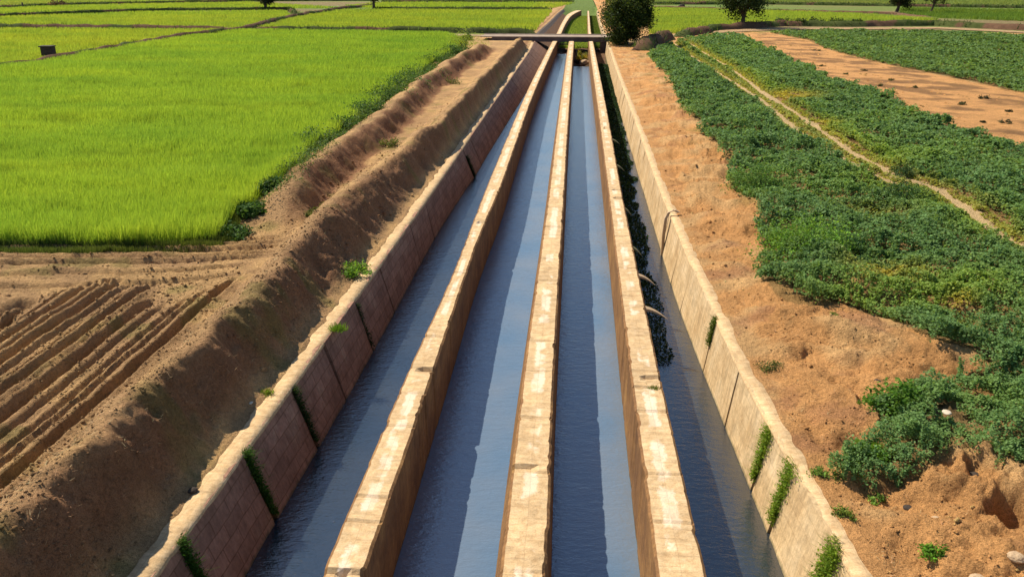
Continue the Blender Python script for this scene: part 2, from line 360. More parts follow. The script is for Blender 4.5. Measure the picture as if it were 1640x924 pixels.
    cl = mixf(o1, np.broadcast_to(pale, o1.shape), ss(.45, .65, n5))
    berm_shade = (1-ss(c-.35, c+.15, sw)); berm_shade = np.maximum(berm_shade, g*ss(w1-1.4, w1-1.1, sw)*(1-ss(w1-.3, w1+.1, sw)))
    cl = mixf(cl, np.broadcast_to(red, o1.shape), berm_shade*ss(.12, .5, s)*ss(.2, .5, n5+.12)*.8)  # redder dug soil on the canal slopes, part of their shade coloured in
    cl = mixf(cl, np.broadcast_to(olive, o1.shape), ss(.60, .78, fbm(x*1.1, y*1.1, 4, 77))*.45)
    cr = mixf(np.broadcast_to(ora, o1.shape), np.broadcast_to(pale, o1.shape), ss(.48, .7, n5+rill*.5)*.8)
    cr = cr*1.06; cr = mixf(cr, np.broadcast_to(red*1.3, o1.shape), ss(.56, .75, fbm(x*.9, y*.9, 4, 78))*.55)
    cr = mixf(cr, np.broadcast_to(olive*.9, o1.shape), ss(.62, .75, fbm(x*.7+5, y*.7, 4, 79))*.5*ss(1, 3, s))
    cc = np.where(left[:, None], cl, cr)
    far = np.where(left, ss(116, 124, y), ss(127, 133, y))
    fc = mixf(np.broadcast_to(green, o1.shape), np.broadcast_to(np.array([.26, .2, .09]), o1.shape), ss(.45, .6, fbm(x*.012, y*.05, 3, 90)))
    cc = mixf(cc, fc, far*ss(9, 14, np.abs(x)))
    if len(x) > 5000:
        tr_ = np.minimum(dpoly(x, y, track1), dpoly(x, y, track2))
        m = (inpoly(x, y, cropA) & (tr_ > .22)) | inpoly(x, y, cropB)
        cc[m] = cc[m]*.5+np.array([.07, .09, .035])*.5
        m = inpoly(x, y, cropA) & (tr_ <= .36); cc[m] = np.array([.62, .44, .22])
        m = inpoly(x, y, strip); q = fbm(x[m]*.5+y[m]*.2, y[m]*.5, 4, 95)[:, None]; cc[m] = np.array([.66, .33, .11])*(1-ss(.45, .65, q)*.55)+np.array([.02, .02, .02])
        m = inpoly(x, y, riceA); cc[m] = cc[m]*.3+np.array([.10, .15, .02])*.7
    return z, cc
ys = [4.0]
while ys[-1] < 26: ys.append(ys[-1]+max(.045, .0042*ys[-1]))
while ys[-1] < 2500: ys.append(ys[-1]*(1.0065 if ys[-1] < 260 else 1.05))
ys = np.array(ys)
sg = [0.0]
while sg[-1] < 2500: sg.append(sg[-1]+(.036 if sg[-1] < 8.5 else .0085*sg[-1] if sg[-1] < 90 else .05*sg[-1]))
sg = np.array(sg); ns = len(sg)
def ground():
    rows = len(ys); Y = ys[:, None]
    n = fbm(ys*1.7, ys*0, 3, 4)-.5
    XL = (Lo(ys)+n*.22)[:, None]-sg[::-1][None, :]
    n = fbm(ys*1.7, ys*0+9, 3, 4)-.5
    XR = (Ro(ys)+n*.20)[:, None]+sg[None, :]
    yf = np.repeat(ys, ns)
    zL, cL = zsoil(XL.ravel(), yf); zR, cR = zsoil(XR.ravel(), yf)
    # canal bed columns
    endw = ss(YB0-8, YB0+2, ys)          # the bed rises beyond the water
    cend = 1-ss(215, 232, ys)
    depth = (-1.95+endw*.62)*cend + .0
    bed = np.stack([Li(ys)-.14, Lf(ys)-.10]+[Lf(ys)*(1-t)+Rf(ys)*t for t in np.linspace(.04, .96, 24)]+[Rf(ys)+.10, Ri(ys)+.14], 1)
    bz = np.repeat(depth[:, None], bed.shape[1], 1)
    bz[:, 0] = -.06; bz[:, -1] = -.06
    nb = bed.shape[1]; yb = np.repeat(ys, nb)
    bz[:, 2:-2] += ((fbm(bed[:, 2:-2].ravel()*1.5, np.repeat(ys, nb-4)*1.5, 3, 6)-.5)*.25).reshape(rows, nb-4)
    cb = np.broadcast_to(np.array([.17, .10, .06]), (rows*nb, 3)).copy()
    cb[yb > 198] = (.15, .21, .05)
    X = np.concatenate([XL, bed, XR], 1); nc = X.shape[1]
    Z = np.concatenate([zL.reshape(rows, ns), bz, zR.reshape(rows, ns)], 1)
    C = np.concatenate([cL.reshape(rows, ns, 3), cb.reshape(rows, nb, 3), cR.reshape(rows, ns, 3)], 1)
    V = np.stack([X, np.repeat(Y, nc, 1), Z], 2).reshape(-1, 3)
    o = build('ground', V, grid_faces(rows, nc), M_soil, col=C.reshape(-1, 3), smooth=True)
    tag(o, kind='structure'); return o
ground()
def zt(x, y): return zsoil(np.atleast_1d(np.asarray(x, float)), np.atleast_1d(np.asarray(y, float)))[0]
# ------------------------------------------------------------------ water in the channels
def water_strip(lf, rt, y0, y1, m=None):
    yy = np.linspace(y0, y1, 120); V = np.stack([np.stack([lf(yy), yy, yy*0+WZ], 1), np.stack([rt(yy), yy, yy*0+WZ], 1)], 1).reshape(-1, 3)
    tag(build('water', V, grid_faces(120, 2), m or M_water), kind='structure')
YW0 = P(866, 108, WZ)[1]; YW1 = P(905, 79, WZ)[1]; YW2 = P(932, 107, WZ)[1]
water_strip(lambda y: Lf(y)-.05, lambda y: Al(y)-.02, 4, YW0, M_water_shade)
water_strip(lambda y: Ar(y)-.1, lambda y: Bl(y)-.2, 4, YW1)
water_strip(lambda y: Br(y)-.1, lambda y: Cl(y)+.1, 4, YW2)
water_strip(lambda y: Cr(y)-.1, lambda y: Rf(y)+.05, 4, 70, M_water_shade)
# ------------------------------------------------------------------ dividing walls
def divwall(lt, rt, bl, br, seed, y1=None, notches=()):
    yy = np.concatenate([np.arange(4, 26, .06), np.arange(26, 40, .12), np.arange(40, 110, .5), np.arange(110, (y1 or 215), 2.0)]); nr = len(yy)
    ch = .035
    nL = (fbm(yy*4, yy*0+seed, 5, seed)-.5)*.03-.03*ss(.66, .8, fbm(yy*2.7, yy*0+3, 3, seed+4))*-1; nR = (fbm(yy*4, yy*0+seed+5, 5, seed+1)-.5)*.03-.03*ss(.66, .8, fbm(yy*2.7, yy*0+7, 3, seed+6))
    a, b = lt(yy)+nL, rt(yy)+nR
    xs = [lt(yy)-bl, a-.01, a+ch]+[a+ch+(b-a-2*ch)*t for t in (.25, .5, .75)]+[b-ch, b+.01, rt(yy)+br]
    zb = -2.1
    zs = [yy*0+zb, yy*0-ch, yy*0]+[yy*0]*3+[yy*0, yy*0-ch, yy*0+zb]
    X = np.stack(xs, 1); Z = np.stack(zs, 1).copy()
    for k in range(2, 7): Z[:, k] += (fbm(yy*2.5, X[:, k]*3, 4, seed+9)-.5)*.05
    gy = 5.0
    while gy < 45:
        gy += rng.uniform(.7, 2.6); gi = int(np.argmin(np.abs(yy-gy))); Z[gi, 2:7] -= rng.uniform(.015, .04)
    for ny, side in notches:
        m = np.abs(yy-ny) < .09; cols = range(1, 5) if side < 0 else range(4, 8)
        for k in cols: Z[m, k] -= .07
    V = np.stack([X, np.repeat(yy[:, None], 9, 1), Z], 2).reshape(-1, 3)
    vy = np.repeat(yy[:, None], 9, 1)
    vv = np.stack([yy*0+2.1, yy*0+.04, yy*0]+[yy*0+t for t in (.25, .5, .75)]+[yy*0+1, yy*0+.04, yy*0+2.1], 1)
    F = grid_faces(nr, 9); c = np.arange(len(F)) % 8
    V2 = np.concatenate([V, V]) ; n = len(V); F = F.copy(); sidef = (c <= 1) | (c >= 6); F[sidef] += n
    vs = vv.copy(); vs[:, 2] = 0; vs[:, 6] = 0; vs[:, 7] = .04
    uv = np.concatenate([np.stack([vy.ravel(), vv.ravel()], 1), np.stack([vy.ravel()+seed, vs.ravel()], 1)])
    # end caps
    caps = [[n+i for i in range(9)][::-1], [n+(nr-1)*9+i for i in range(9)]]
    me_f = [tuple(f) for f in F.tolist()]+[tuple(q) for q in caps]
    mi = np.concatenate([sidef.astype(int), [1, 1]])
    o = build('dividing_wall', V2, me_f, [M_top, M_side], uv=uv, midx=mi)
    return o
ya = lambda px, py: P(px, py)[1]
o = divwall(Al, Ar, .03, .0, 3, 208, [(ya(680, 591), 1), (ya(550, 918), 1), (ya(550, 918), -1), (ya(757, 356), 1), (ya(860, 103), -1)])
tag(o, 'stone dividing wall left of the centre that bends to the right far beyond the bridge', 'wall', 'stone walls between the water channels')
o = divwall(Bl, Br, .32, .08, 13, YB0+4.5, [(ya(850, 750), -1)])
tag(o, 'stone dividing wall in the middle between the two brightest blue channels, pale mortar down its centre', 'wall', 'stone walls between the water channels')
o = divwall(Cl, Cr, .06, .0, 23, 205, [(ya(990, 304), 1), (ya(991, 317), 1), (ya(980, 238), 1), (ya(973, 205), 1), (ya(1050, 605), 1)])
tag(o, 'stone dividing wall with short curved spurs and ochre side, right of the blue channels', 'wall', 'stone walls between the water channels')
# ------------------------------------------------------------------ bank linings
def box_sweep(xa, xb, ya_, yb, za, zb, th, n, nx=0, seed=0):
    """a slab between top line xa(y) at za and foot line xb(y) at zb, thickness th away from the canal (sign nx)"""
    yy = np.linspace(ya_, yb, n); dz = zb-za
    a, b = xa(yy), xb(yy); V = []
    off = th*nx
    K = 6
    for i in range(n):
        for k in range(K): t = k/(K-1); V.append((a[i]*(1-t)+b[i]*t+(fbm(np.array([yy[i]*2.]), np.array([t*3.+seed]), 3, seed)[0]-.5)*.03, yy[i], za+dz*t))
        for k in range(K-1, -1, -1): t = k/(K-1); V.append((a[i]*(1-t)+b[i]*t+off, yy[i], za+dz*t))
    m = 2*K; F = []
    for i in range(n-1):
        for k in range(m): F.append((i*m+k, i*m+(k+1) % m, (i+1)*m+(k+1) % m, (i+1)*m+k))
    F.append(tuple(range(m))[::-1]); F.append(tuple((n-1)*m+k for k in range(m)))
    uv = np.array([(v[1], -v[2]) for v in V])
    return V, F, uv
def lining(side, top, foot, mpan, joints, gaps, y1, label):
    root = empty('canal_lining', (float(top(10.)), 10, 0))
    tag(root, label, 'canal lining')
    inv = np.array([root.location.x, root.location.y, 0])
    js = list(joints)
    while js[-1] < y1: js.append(js[-1]+2.75+.35*rng.random())
    for i in range(len(js)-1):
        a, b = js[i], js[i+1]; gp = gaps.get(i, .05); tilt = rng.normal()*.018
        tx = lambda y, t=tilt: top(y)+t
        fx = lambda y, t=tilt: foot(y)-t*.6+side*.02*0
        ft = lambda y: fx(y)+(foot(y)-top(y))*.35
        V, F, uv = box_sweep(tx, ft, a+gp/2, b-gp/2, -.015, -2.02, .10, 12 if a < 60 else 4, -side*-1 if False else side, 31+i)
        V = np.array(V)-inv; build('lining_panel', V, F, mpan, root, uv=uv)
    return root, inv, js
jL = [5.2, 7.7]+[P(x, y)[1] for x, y in ((290, 865), (393, 722), (468, 617), (518, 548), (568, 480), (608, 425), (655, 357), (682, 322), (742, 237))]
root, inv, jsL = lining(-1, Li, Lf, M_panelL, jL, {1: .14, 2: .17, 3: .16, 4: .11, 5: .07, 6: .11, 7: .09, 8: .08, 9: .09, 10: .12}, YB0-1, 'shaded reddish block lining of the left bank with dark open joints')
def coping(root, inv, xin, xout, y0, y1, hgt, seed):
    yy = np.concatenate([np.arange(y0, 40, .15), np.arange(40, y1, 1.0)]); nr = len(yy)
    a = xin(yy)+(fbm(yy*3, yy*0, 4, seed)-.5)*.03; b = xout(yy)
    X = np.stack([a, a, a*.7+b*.3, a*.3+b*.7, b], 1); Z = np.stack([yy*0-.10, yy*0+hgt-.02, yy*0+hgt, yy*0+hgt, yy*0-.10], 1)
    Z[:, 1:4] += ((fbm(np.repeat(yy, 3)*2.5, X[:, 1:4].ravel()*3, 4, seed+2)-.5)*.05).reshape(nr, 3)
    V = np.stack([X, np.repeat(yy[:, None], 5, 1), Z], 2).reshape(-1, 3)-inv
    uv = np.stack([np.repeat(yy, 5), np.tile([0, .05, .3, .7, 1.], nr)+3], 1)
    return build('coping', V, grid_faces(nr, 5), M_top, root, uv=uv)
coping(root, inv, lambda y: Li(y)+.02, lambda y: Li(y)-.55, 4, YB0-2, 0.0, 71)
jR = [5.0, 7.6]+[P(x, y)[1] for x, y in ((1344, 872), (1272, 745), (1238, 682), (1180, 588), (1147, 510), (1108, 425), (1090, 386), (1070, 340))]
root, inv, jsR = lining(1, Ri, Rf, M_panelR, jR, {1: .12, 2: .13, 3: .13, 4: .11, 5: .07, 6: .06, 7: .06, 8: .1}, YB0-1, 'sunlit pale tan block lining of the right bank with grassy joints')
coping(root, inv, lambda y: Ri(y)-.02, lambda y: Ri(y)+.42, 4, YB0-9, 0.0, 73)
# linings continue past the bridge; the left one's shade is put into its brown
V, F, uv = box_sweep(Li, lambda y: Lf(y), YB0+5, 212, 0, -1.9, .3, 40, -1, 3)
tag(build('canal_lining', V, F, M_wood_bank, uv=uv), 'bank lining on the left beyond the bridge, coloured dark for its shade', 'canal lining')
V, F, uv = box_sweep(Ri, lambda y: Rf(y), YB0+5, 205, 0, -1.9, .3, 40, 1, 3)
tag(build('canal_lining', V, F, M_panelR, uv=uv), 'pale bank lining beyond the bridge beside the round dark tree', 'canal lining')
# ------------------------------------------------------------------ crops
def scatter(poly, dens0, z0, pw, zmax=400, r=None):
    r = r or rng; poly = np.asarray(poly); lo = poly.min(0); hi = poly.max(0); pts = []
    e = z0
    y = max(lo[1], 4.)
    while y < min(hi[1], zmax):
        y2 = min(y*1.12+.2, hi[1]); ym = (y+y2)/2
        # only the stretch the place shows (with a wide margin either side)
        xa = max(lo[0], -ym*1.0-8); xb = min(hi[0], ym*.9+8)
        if xb > xa:
            n = int(dens0*(z0/max(ym, z0*.6))**pw*(y2-y)*(xb-xa)); q = np.stack([r.uniform(xa, xb, n), r.uniform(y, y2, n)], 1)
            pts.append(q[inpoly(q[:, 0], q[:, 1], poly)])
        y = y2
        if y >= hi[1]-1e-6: break
    return np.concatenate(pts) if pts else np.zeros((0, 2))
def rice(poly, label, dens=330, base=(.31, .46, .06), ht=.72, name='rice_field', flat=False, z0=None):
    q = scatter(poly, dens, 24, 1.65); x, y = q[:, 0], q[:, 1]; x, y = x+(fbm(x*.7, y*.7, 3, 231)-.5)*1.2, y+(fbm(x*.5, y*.5, 3, 232)-.5)*.9; D = np.hypot(x, y)
    # ragged edge
    z = zt(x, y) if z0 is None else np.full(len(x), z0)
    wave = fbm(x*.07+y*.02, y*.33, 3, 101)-.5; w2 = fbm(x*1.0, y*1.6, 3, 102)-.5
    h = ht*(1+.75*wave+.22*w2)*rng.uniform(.82, 1.1, len(x))
    w = .017*np.maximum(D/24, .7)**.82
    tint = fbm(x*.1, y*.25, 3, 104)
    col = jit(base, len(x), .10)
    col[:, 0] *= .70+.6*tint; col[:, 1] *= .85+.3*tint
    dk = ss(.62, .75, fbm(x*.35, y*.9, 3, 106))[:, None]; col *= 1-.22*dk
    B = np.stack([x, y, z], 1)
    V, F, C = blades(B, h, w, col, .22, bias=(.12, -.05))
    # dense leaf floor below the tips
    g = np.array([[a, b] for a, b in poly]); 
    o = build(name, V, F, M_rice, col=C)
    tag(o, label, 'crop field', kind='stuff'); return o
rice(PP(edgeL+[(-700, 160), (0, 118), (67, 107), (201, 81), (302, 64), (386, 54.5), (550, 55.5), (710, 57)]), 'large bright green rice field filling the left, nearest to the ploughed soil', dens=760)
rice(PP([(-700, 414), (0, 404), (250, 400), (335, 388), (388, 346), (402, 352), (345, 404), (255, 419), (0, 424), (-700, 434)]), 'strip of low dark grass that also gives the large rice field its shaded front edge', dens=900, base=(.09, .13, .035), ht=.20, name='grass')  # low grass, its dark green also painted in for the rice's shaded front
EX = -500
fl = [
 ([(EX, 52), (0, 50), (134, 50.5), (360, 53), (295, 60), (190, 76), (67, 101), (0, 110), (EX, 150)], 'green rice field with the dark box at its corner, left above the slanting ridge'),
 ([(EX, 30), (0, 30), (268, 21), (455, 19.5), (466, 27), (386, 46), (134, 44), (EX, 43)], 'narrow green rice field, second one above the slanting ridge on the left'),
 ([(412, 48), (550, 49.5), (700, 50), (856, 51.5), (862, 42), (884, 19), (602, 18.5), (550, 18.5), (478, 30)], 'bright rice field left of the channel just beyond the bridge road'),
 ([(EX, 24), (0, 24.5), (268, 15.5), (460, 14.5), (540, 14), (400, 5), (120, 11), (0, 15.5), (EX, 18)], 'thin strip of rice field below the two distant left trees'),
 ([(602, 14), (886, 14), (920, 6), (610, 6), (550, 12)], 'thin strip of rice field at the far centre left'),
 ([(EX, 12), (0, 10), (400, 1), (915, 1), (915, -14), (EX, -14)], 'farthest pale green field at the top left'),
 ([(1040, 56), (1095, 54), (1140, 48), (1251, 40), (1358, 42), (1430, 40), (1500, 34), (1430, 29), (1360, 24), (1240, 20), (1040, 14)], 'bright green rice field beyond the round dark tree'),
 ([(1442, 14), (1640, 18), (2100, 24), (2100, 44), (1640, 35), (1500, 30), (1440, 22)], 'mid green row crop below the two distant right trees'),
 ([(970, 10), (1240, 6), (1640, 10), (2100, 12), (2100, -14), (970, -14)], 'farthest olive green field at the top right')]
for i, (pg, lb) in enumerate(fl):
    base = {7: (.16, .25, .04), 5: (.30, .38, .08), 8: (.24, .29, .08)}.get(i, (.34, .45, .06))
    rice(PP(pg), lb, dens=(420, 330, 420, 300, 300, 200, 420, 300, 160)[i], base=base, ht=.6)
# --- leafy field on the right
bright = [PP([(1310, 195), (1440, 265)], .4), PP([(1375, 490), (1560, 480)], .4), PP([(1400, 300), (1500, 330), (1580, 385)], .4), PP([(1110, 70), (1260, 160)], .4)]
yel = [(*P(1403, 340, .6), .9), (*P(1400, 438, .6), .8), (*P(1455, 436, .6), .5), (*P(1535, 490, .6), .35), (*P(1258, 160, .4), 2.0), (*P(1308, 200, .4), 1.2), (*P(1270, 152, .4), 1.8)]
def crop_h(x, y):
    d = np.minimum(dpoly(x, y, track1), dpoly(x, y, track2))
    D = np.hypot(x, y)
    n = fbm(x*.55, y*.55, 3, 201); m = fbm(x*1.9, y*1.9, 3, 202)
    h = np.maximum(.22+1.0*np.clip(n-.35, 0, 1)+.42*(m-.5), .15)
    h = h*ss(.17, .5, d+(m-.5)*.12)
    mid = (1-ss(.2, 1.1, d)); h = np.where((d < .6) & (d > .2), np.clip(h, .06, .16), h)
    for qx, qy, qr in yel: h = h*(1-.75*np.exp(-(np.hypot(x-qx, y-qy)/qr)**2))
    return np.clip(h, 0, 1.2), d
def leafy(poly, label, dens, base=(.085, .165, .060)):
    q = scatter(poly, dens, 13, 1.75); x, y = q[:, 0], q[:, 1]
    x, y = x+(fbm(x*.9, y*.9, 3, 221)-.5)*1.3+(fbm(x*4, y*4, 3, 223)-.5)*.8, y+(fbm(x*.9, y*.9, 3, 222)-.5)*1.3+(fbm(x*4, y*4, 3, 224)-.5)*.8
    # ragged outline
    h, d = crop_h(x, y)
    keep = (h > .05) & (rng.random(len(x)) < np.clip(.35+h*2, 0, 1)); x, y, h, d = x[keep], y[keep], h[keep], d[keep]
    gap = fbm(x*2.6, y*2.6, 3, 204) ; keep = (gap < .72); x, y, h, d = x[keep], y[keep], h[keep], d[keep]
    D = np.hypot(x, y); z = zt(x, y)+h*np.sqrt(rng.uniform(.08, 1.05, len(x)))
    sz = .045*np.maximum(D/13, .8)**.85*rng.uniform(.6, 1.4, len(x))
    col = jit(base, len(x), .16)
    t = fbm(x*.3, y*.3, 3, 205); k = fbm(x*1.1, y*1.1, 3, 206)
    pale_mix = ss(.5, .75, t)[:, None]*.7+ss(.55, .75, k)[:, None]*.4  # random patches of paler green leaves
    col = col*(1-pale_mix)+jit((.20, .32, .08), len(x), .2)*pale_mix
    bl = sum(np.exp(-(dpoly(x, y, L)/1.1)**2) for L in bright).clip(0, 1)[:, None]*.8
    col = col*(1-bl)+jit((.25, .36, .06), len(x), .18)*bl
    yw = np.zeros(len(x))
    for qx, qy, qr in yel: yw += np.exp(-(np.hypot(x-qx, y-qy)/(qr*.9))**2)
    yw = np.maximum(yw, (1-ss(.3, .9, d))*.6).clip(0, 1)[:, None]
    col = col*(1-yw)+jit((.45, .38, .06), len(x), .15)*yw
    V, F, C = leaves(np.stack([x, y, z], 1), sz, col, 1.3, .7)
    tag(build('crop_field', V, F, M_leaf, col=C), label, 'crop field', kind='stuff')
leafy(cropA, 'dark green leafy crop on the right, crossed by two pale wheel tracks', 4400, (.15, .26, .085))
leafy(cropB, 'dark green leafy crop at the upper right beyond the bare soil strip', 2400, (.14, .235, .07))
# --- stuff: clods on the soil
def clods():
    ico = np.array([(0, 0, 1), (.9, 0, .2), (.28, .85, .25), (-.72, .53, .2), (-.7, -.55, .25), (.3, -.85, .15), (0, 0, -.6)])
    fc = [(0, 1, 2), (0, 2, 3), (0, 3, 4), (0, 4, 5), (0, 5, 1), (6, 2, 1), (6, 3, 2), (6, 4, 3), (6, 5, 4), (6, 1, 5)]
    n = 42000
    x = rng.uniform(-26, 22, n*3); y = 8+rng.exponential(11, n*3); xi = (Lo(y)-x > .1) | (x-Ro(y) > .15)
    x, y = x[xi], y[xi]; D = np.hypot(x, y)
    ok = (y < 60) & ((x < 0) | (rng.random(len(x)) < .4)) & ~inpoly(x, y, PP(edgeL+[(-700, 160), (0, 118)])) & (fbm(x*.9, y*.9, 3, 301) > rng.uniform(.3, .62, len(x)))
    inc = inpoly(x, y, cropA); ok &= ~inc
    x, y, D = x[ok][:n], y[ok][:n], D[ok][:n]; n = len(x)
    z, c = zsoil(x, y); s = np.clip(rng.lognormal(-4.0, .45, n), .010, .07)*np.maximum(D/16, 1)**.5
    s3 = s[:, None]*rng.uniform(.6, 1.3, (n, 3)); a = rng.uniform(0, 6.28, n)
    B = ico[None]*(1+rng.normal(size=(n, 7, 3))*.18)*s3[:, None, :]
    X = B[..., 0]*np.cos(a)[:, None]-B[..., 1]*np.sin(a)[:, None]+x[:, None]; Yv = B[..., 0]*np.sin(a)[:, None]+B[..., 1]*np.cos(a)[:, None]+y[:, None]
    V = np.stack([X, Yv, B[..., 2]*.8+z[:, None]+s[:, None]*.12], 2).reshape(-1, 3)
    F = (np.array(fc)[None]+(np.arange(n)*7)[:, None, None]).reshape(-1, 3)
    cc = c*np.exp(rng.normal(size=(n, 1))*.22)*1.08; V = V; C = np.repeat(cc, 7, 0)
    tag(build('soil_clods', V, F, M_soil, col=C.clip(0, .8)), 'small crumbly clods and pebbles scattered over the bare soil', 'clods', kind='stuff')
clods()
def strip_clods():
    n = 9000; x = rng.uniform(strip[:, 0].min(), 75, n); y = rng.uniform(30, 125, n); k = inpoly(x, y, strip) & (fbm(x*.4, y*.4, 3, 312) > rng.uniform(.3, .65, n)); x, y = x[k], y[k]; n = len(x)
    z = zt(x, y); s = rng.lognormal(-2.5, .4, n).clip(.04, .22)
    o = np.array([(0, 0, .7), (1, 0, 0), (.3, .95, 0), (-.8, .6, 0), (-.8, -.6, 0), (.3, -.95, 0)])[None]*(1+rng.normal(size=(n, 6, 3))*.2)*s[:, None, None]
    V = (o+np.stack([x, y, z-.02], 1)[:, None]).reshape(-1, 3); F = (np.array([(0, 1, 2), (0, 2, 3), (0, 3, 4), (0, 4, 5), (0, 5, 1)])[None]+(np.arange(n)*6)[:, None, None]).reshape(-1, 3)
    tag(build('soil_clods', V, F, M_soil, col=np.repeat(jit((.50, .26, .09), n, .2), 6, 0)), 'brown clods strewn over the bare soil strip between the leafy crops', 'clods', kind='stuff')
strip_clods()
def edge_weeds():
    L = PP([(742, 62), (735, 72), (722, 84), (696, 100), (664, 128), (638, 146), (604, 172), (575, 195), (520, 232), (488, 250), (474, 292), (444, 322), (388, 354)]); sg_ = np.hypot(*np.diff(L, axis=0).T); t = np.concatenate([[0], np.cumsum(sg_)])
    n = 26000; q = rng.uniform(0, t[-1], n); x = np.interp(q, t, L[:, 0])+rng.uniform(-.6, 1.1, n)+(fbm(q*.8, q*0, 3, 322)-.4)*1.6; y = np.interp(q, t, L[:, 1])+rng.normal(size=n)*.3
    m = fbm(x*.5, y*.5, 3, 321); k = m > .47; x, y, m = x[k], y[k], m[k]; D = np.hypot(x, y)
    V = leaves(np.stack([x, y, zt(x, y)+rng.random(len(x))*(.12+2.4*(m-.47))], 1), .075*np.maximum(D/26, .8)**.8, jit((.085, .145, .03), len(x), .3), .6)
    tag(build('edge_weeds', V[0], V[1], M_leaf, col=V[2]), 'ragged low dark weeds spilling from the rice field edge onto the earth mounds', 'weeds', kind='stuff')
edge_weeds()
def straw():
    n = 5200; y = 8+rng.exponential(13, n); side = rng.random(n) < .5
    x = np.where(side, Lo(y)-rng.uniform(.05, 2.6, n), Ro(y)+rng.uniform(.1, 3.4, n)); k = (y < 60) & ~inpoly(x, y, cropA) & (fbm(x*1.1, y*1.1, 3, 311) > .42); x, y = x[k], y[k]; n = len(x)
    z = zt(x, y)+.015; a = rng.normal(size=n)*.9+1.0; L = rng.uniform(.04, .16, n)*np.maximum(y/16, 1)**.5
    C = np.stack([x, y, z], 1); d = np.stack([np.cos(a), np.sin(a), rng.normal(size=n)*.25], 1)*L[:, None]*.5; w = np.stack([-np.sin(a), np.cos(a), np.zeros(n)], 1)*.006*np.maximum(y/14, 1)[:, None]
    V = np.stack([C-d, C-d+w, C+d+w*.4, C+d], 1).reshape(-1, 3); V[:, 2] += .01
    tag(build('dry_straw', V, np.arange(4*n).reshape(n, 4), M_leaf, col=np.repeat(jit((.46, .34, .19), n, .35), 4, 0)), 'scattered bits of dry straw and roots on the earth slopes beside the linings', 'straw', kind='stuff')
straw()
# weeds in the far right channel, grass on the dry channel bed
def weeds():
    y = rng.uniform(P(1060, 585, WZ)[1], 95, 30000); u = rng.random(len(y)); wd = np.interp(y, [16, 19, 45, 60, 95], [.25, .75, 1.0, 1.5, 1.7])*(.6+.8*fbm(y*.8, y*0, 3, 5))
    x = Cr(y)+.03+u*wd; h = (.02+.48*fbm(x*2, y*1.5, 3, 302))*(1-u*.6)
    z = WZ-.05+h*rng.random(len(y)); D = y
    V1 = leaves(np.stack([x, y, z], 1), .085*np.maximum(D/20, .8)**.7, jit((.022, .048, .018), len(y), .3), .6, .6)
    tag(build('water_weeds', V1[0], V1[1], M_leaf, col=V1[2]), 'dark green weeds crowding the shaded edge of the rightmost channel', 'weeds', kind='stuff')
weeds()
q = np.stack([rng.uniform(0, 1, 15000), rng.uniform(YB0+5, 200, 15000)], 1); y = q[:, 1]; x = Ar(y)*(1-q[:, 0])+Cl(y)*q[:, 0]
V1 = blades(np.stack([x, y, y*0-1.4], 1), .5, .16, jit((.26, .36, .07), len(y), .2), .3)
tag(build('grass', V1[0], V1[1], M_rice, col=V1[2]), 'light green grass growing on the dry channel bed beyond the bridge', 'grass', kind='stuff')
x = Cr(y)*(1-q[:, 0])+Ri(y)*q[:, 0]
V1 = blades(np.stack([x, y, y*0-1.4], 1), .5, .14, jit((.11, .17, .04), len(y), .3), .3)
tag(build('grass', V1[0], V1[1], M_rice, col=V1[2]), 'darker grass in the right hand channels beyond the bridge', 'grass', kind='stuff')
# ------------------------------------------------------------------ earth ridges between the fields
def ridge(pts, w, h, label, veg=.5, z=0):
    h = h*1.25 if h < .8 else h
    L = PP(pts, z); seg = np.hypot(*np.diff(L, axis=0).T); t = np.concatenate([[0], np.cumsum(seg)]); n = int(t[-1]/.6)+2
    s = np.linspace(0, t[-1], n); x = np.interp(s, t, L[:, 0]); y = np.interp(s, t, L[:, 1])
    dx = np.gradient(x); dy = np.gradient(y); l = np.hypot(dx, dy); nx, ny = -dy/l, dx/l
    jw = (fbm(s*.3, s*0, 3, 401)-.5)*w*.6; prof = [(-.5, -.08), (-.34, .55), (-.15, 1), (.15, .95), (.34, .6), (.5, -.08)]
    hh = h*(.75+.6*fbm(s*.4, s*0+3, 3, 402))*np.clip(np.minimum(s, t[-1]-s)/1.2, .02, 1)**.6; V = []
    for k, (a, b) in enumerate(prof):
        n2 = (fbm(s*.9, s*0+k*7, 3, 403)-.5)*w*.18
        V.append(np.stack([x+nx*(a*w+jw+n2), y+ny*(a*w+jw+n2), z+b*hh], 1))
    V = np.stack(V, 1).reshape(-1, 3); c = np.broadcast_to(np.array([.17, .095, .055]), (len(V), 3)).copy()
    m = fbm(V[:, 0]*.2, V[:, 1]*.2, 3, 404); c[m < .5*veg+.2] = (.09, .11, .03)
    root = empty('field_ridge', (float(x[0]), float(y[0]), z)); tag(root, label, 'earth ridge')
    inv = np.array([x[0], y[0], z]); build('earth', V-inv, grid_faces(n, 6), M_soil, root, col=c, smooth=True)
    # rough grass along the ridge
    m = int(t[-1]*14*veg)+20; ss_ = rng.uniform(0, t[-1], m); off = rng.normal(size=m)*w*.32
    bx = np.interp(ss_, s, x+nx*jw)+np.interp(ss_, s, nx)*off; by = np.interp(ss_, s, y+ny*jw)+np.interp(ss_, s, ny)*off
    keep = fbm(ss_*.25, ss_*0, 3, 405) < .25+.45*veg; bx, by, off = bx[keep], by[keep], off[keep]
    D = np.hypot(bx, by); Vb = blades(np.stack([bx, by, z+h*.6*(1-np.abs(off)/w)-.05], 1)-inv, h*.8*rng.uniform(.5, 1.3, len(bx)), .0011*D, jit((.06, .10, .025), len(bx), .3), .5)
    tag(build('grass', Vb[0], Vb[1], M_rice, root, col=Vb[2]), kind='stuff')
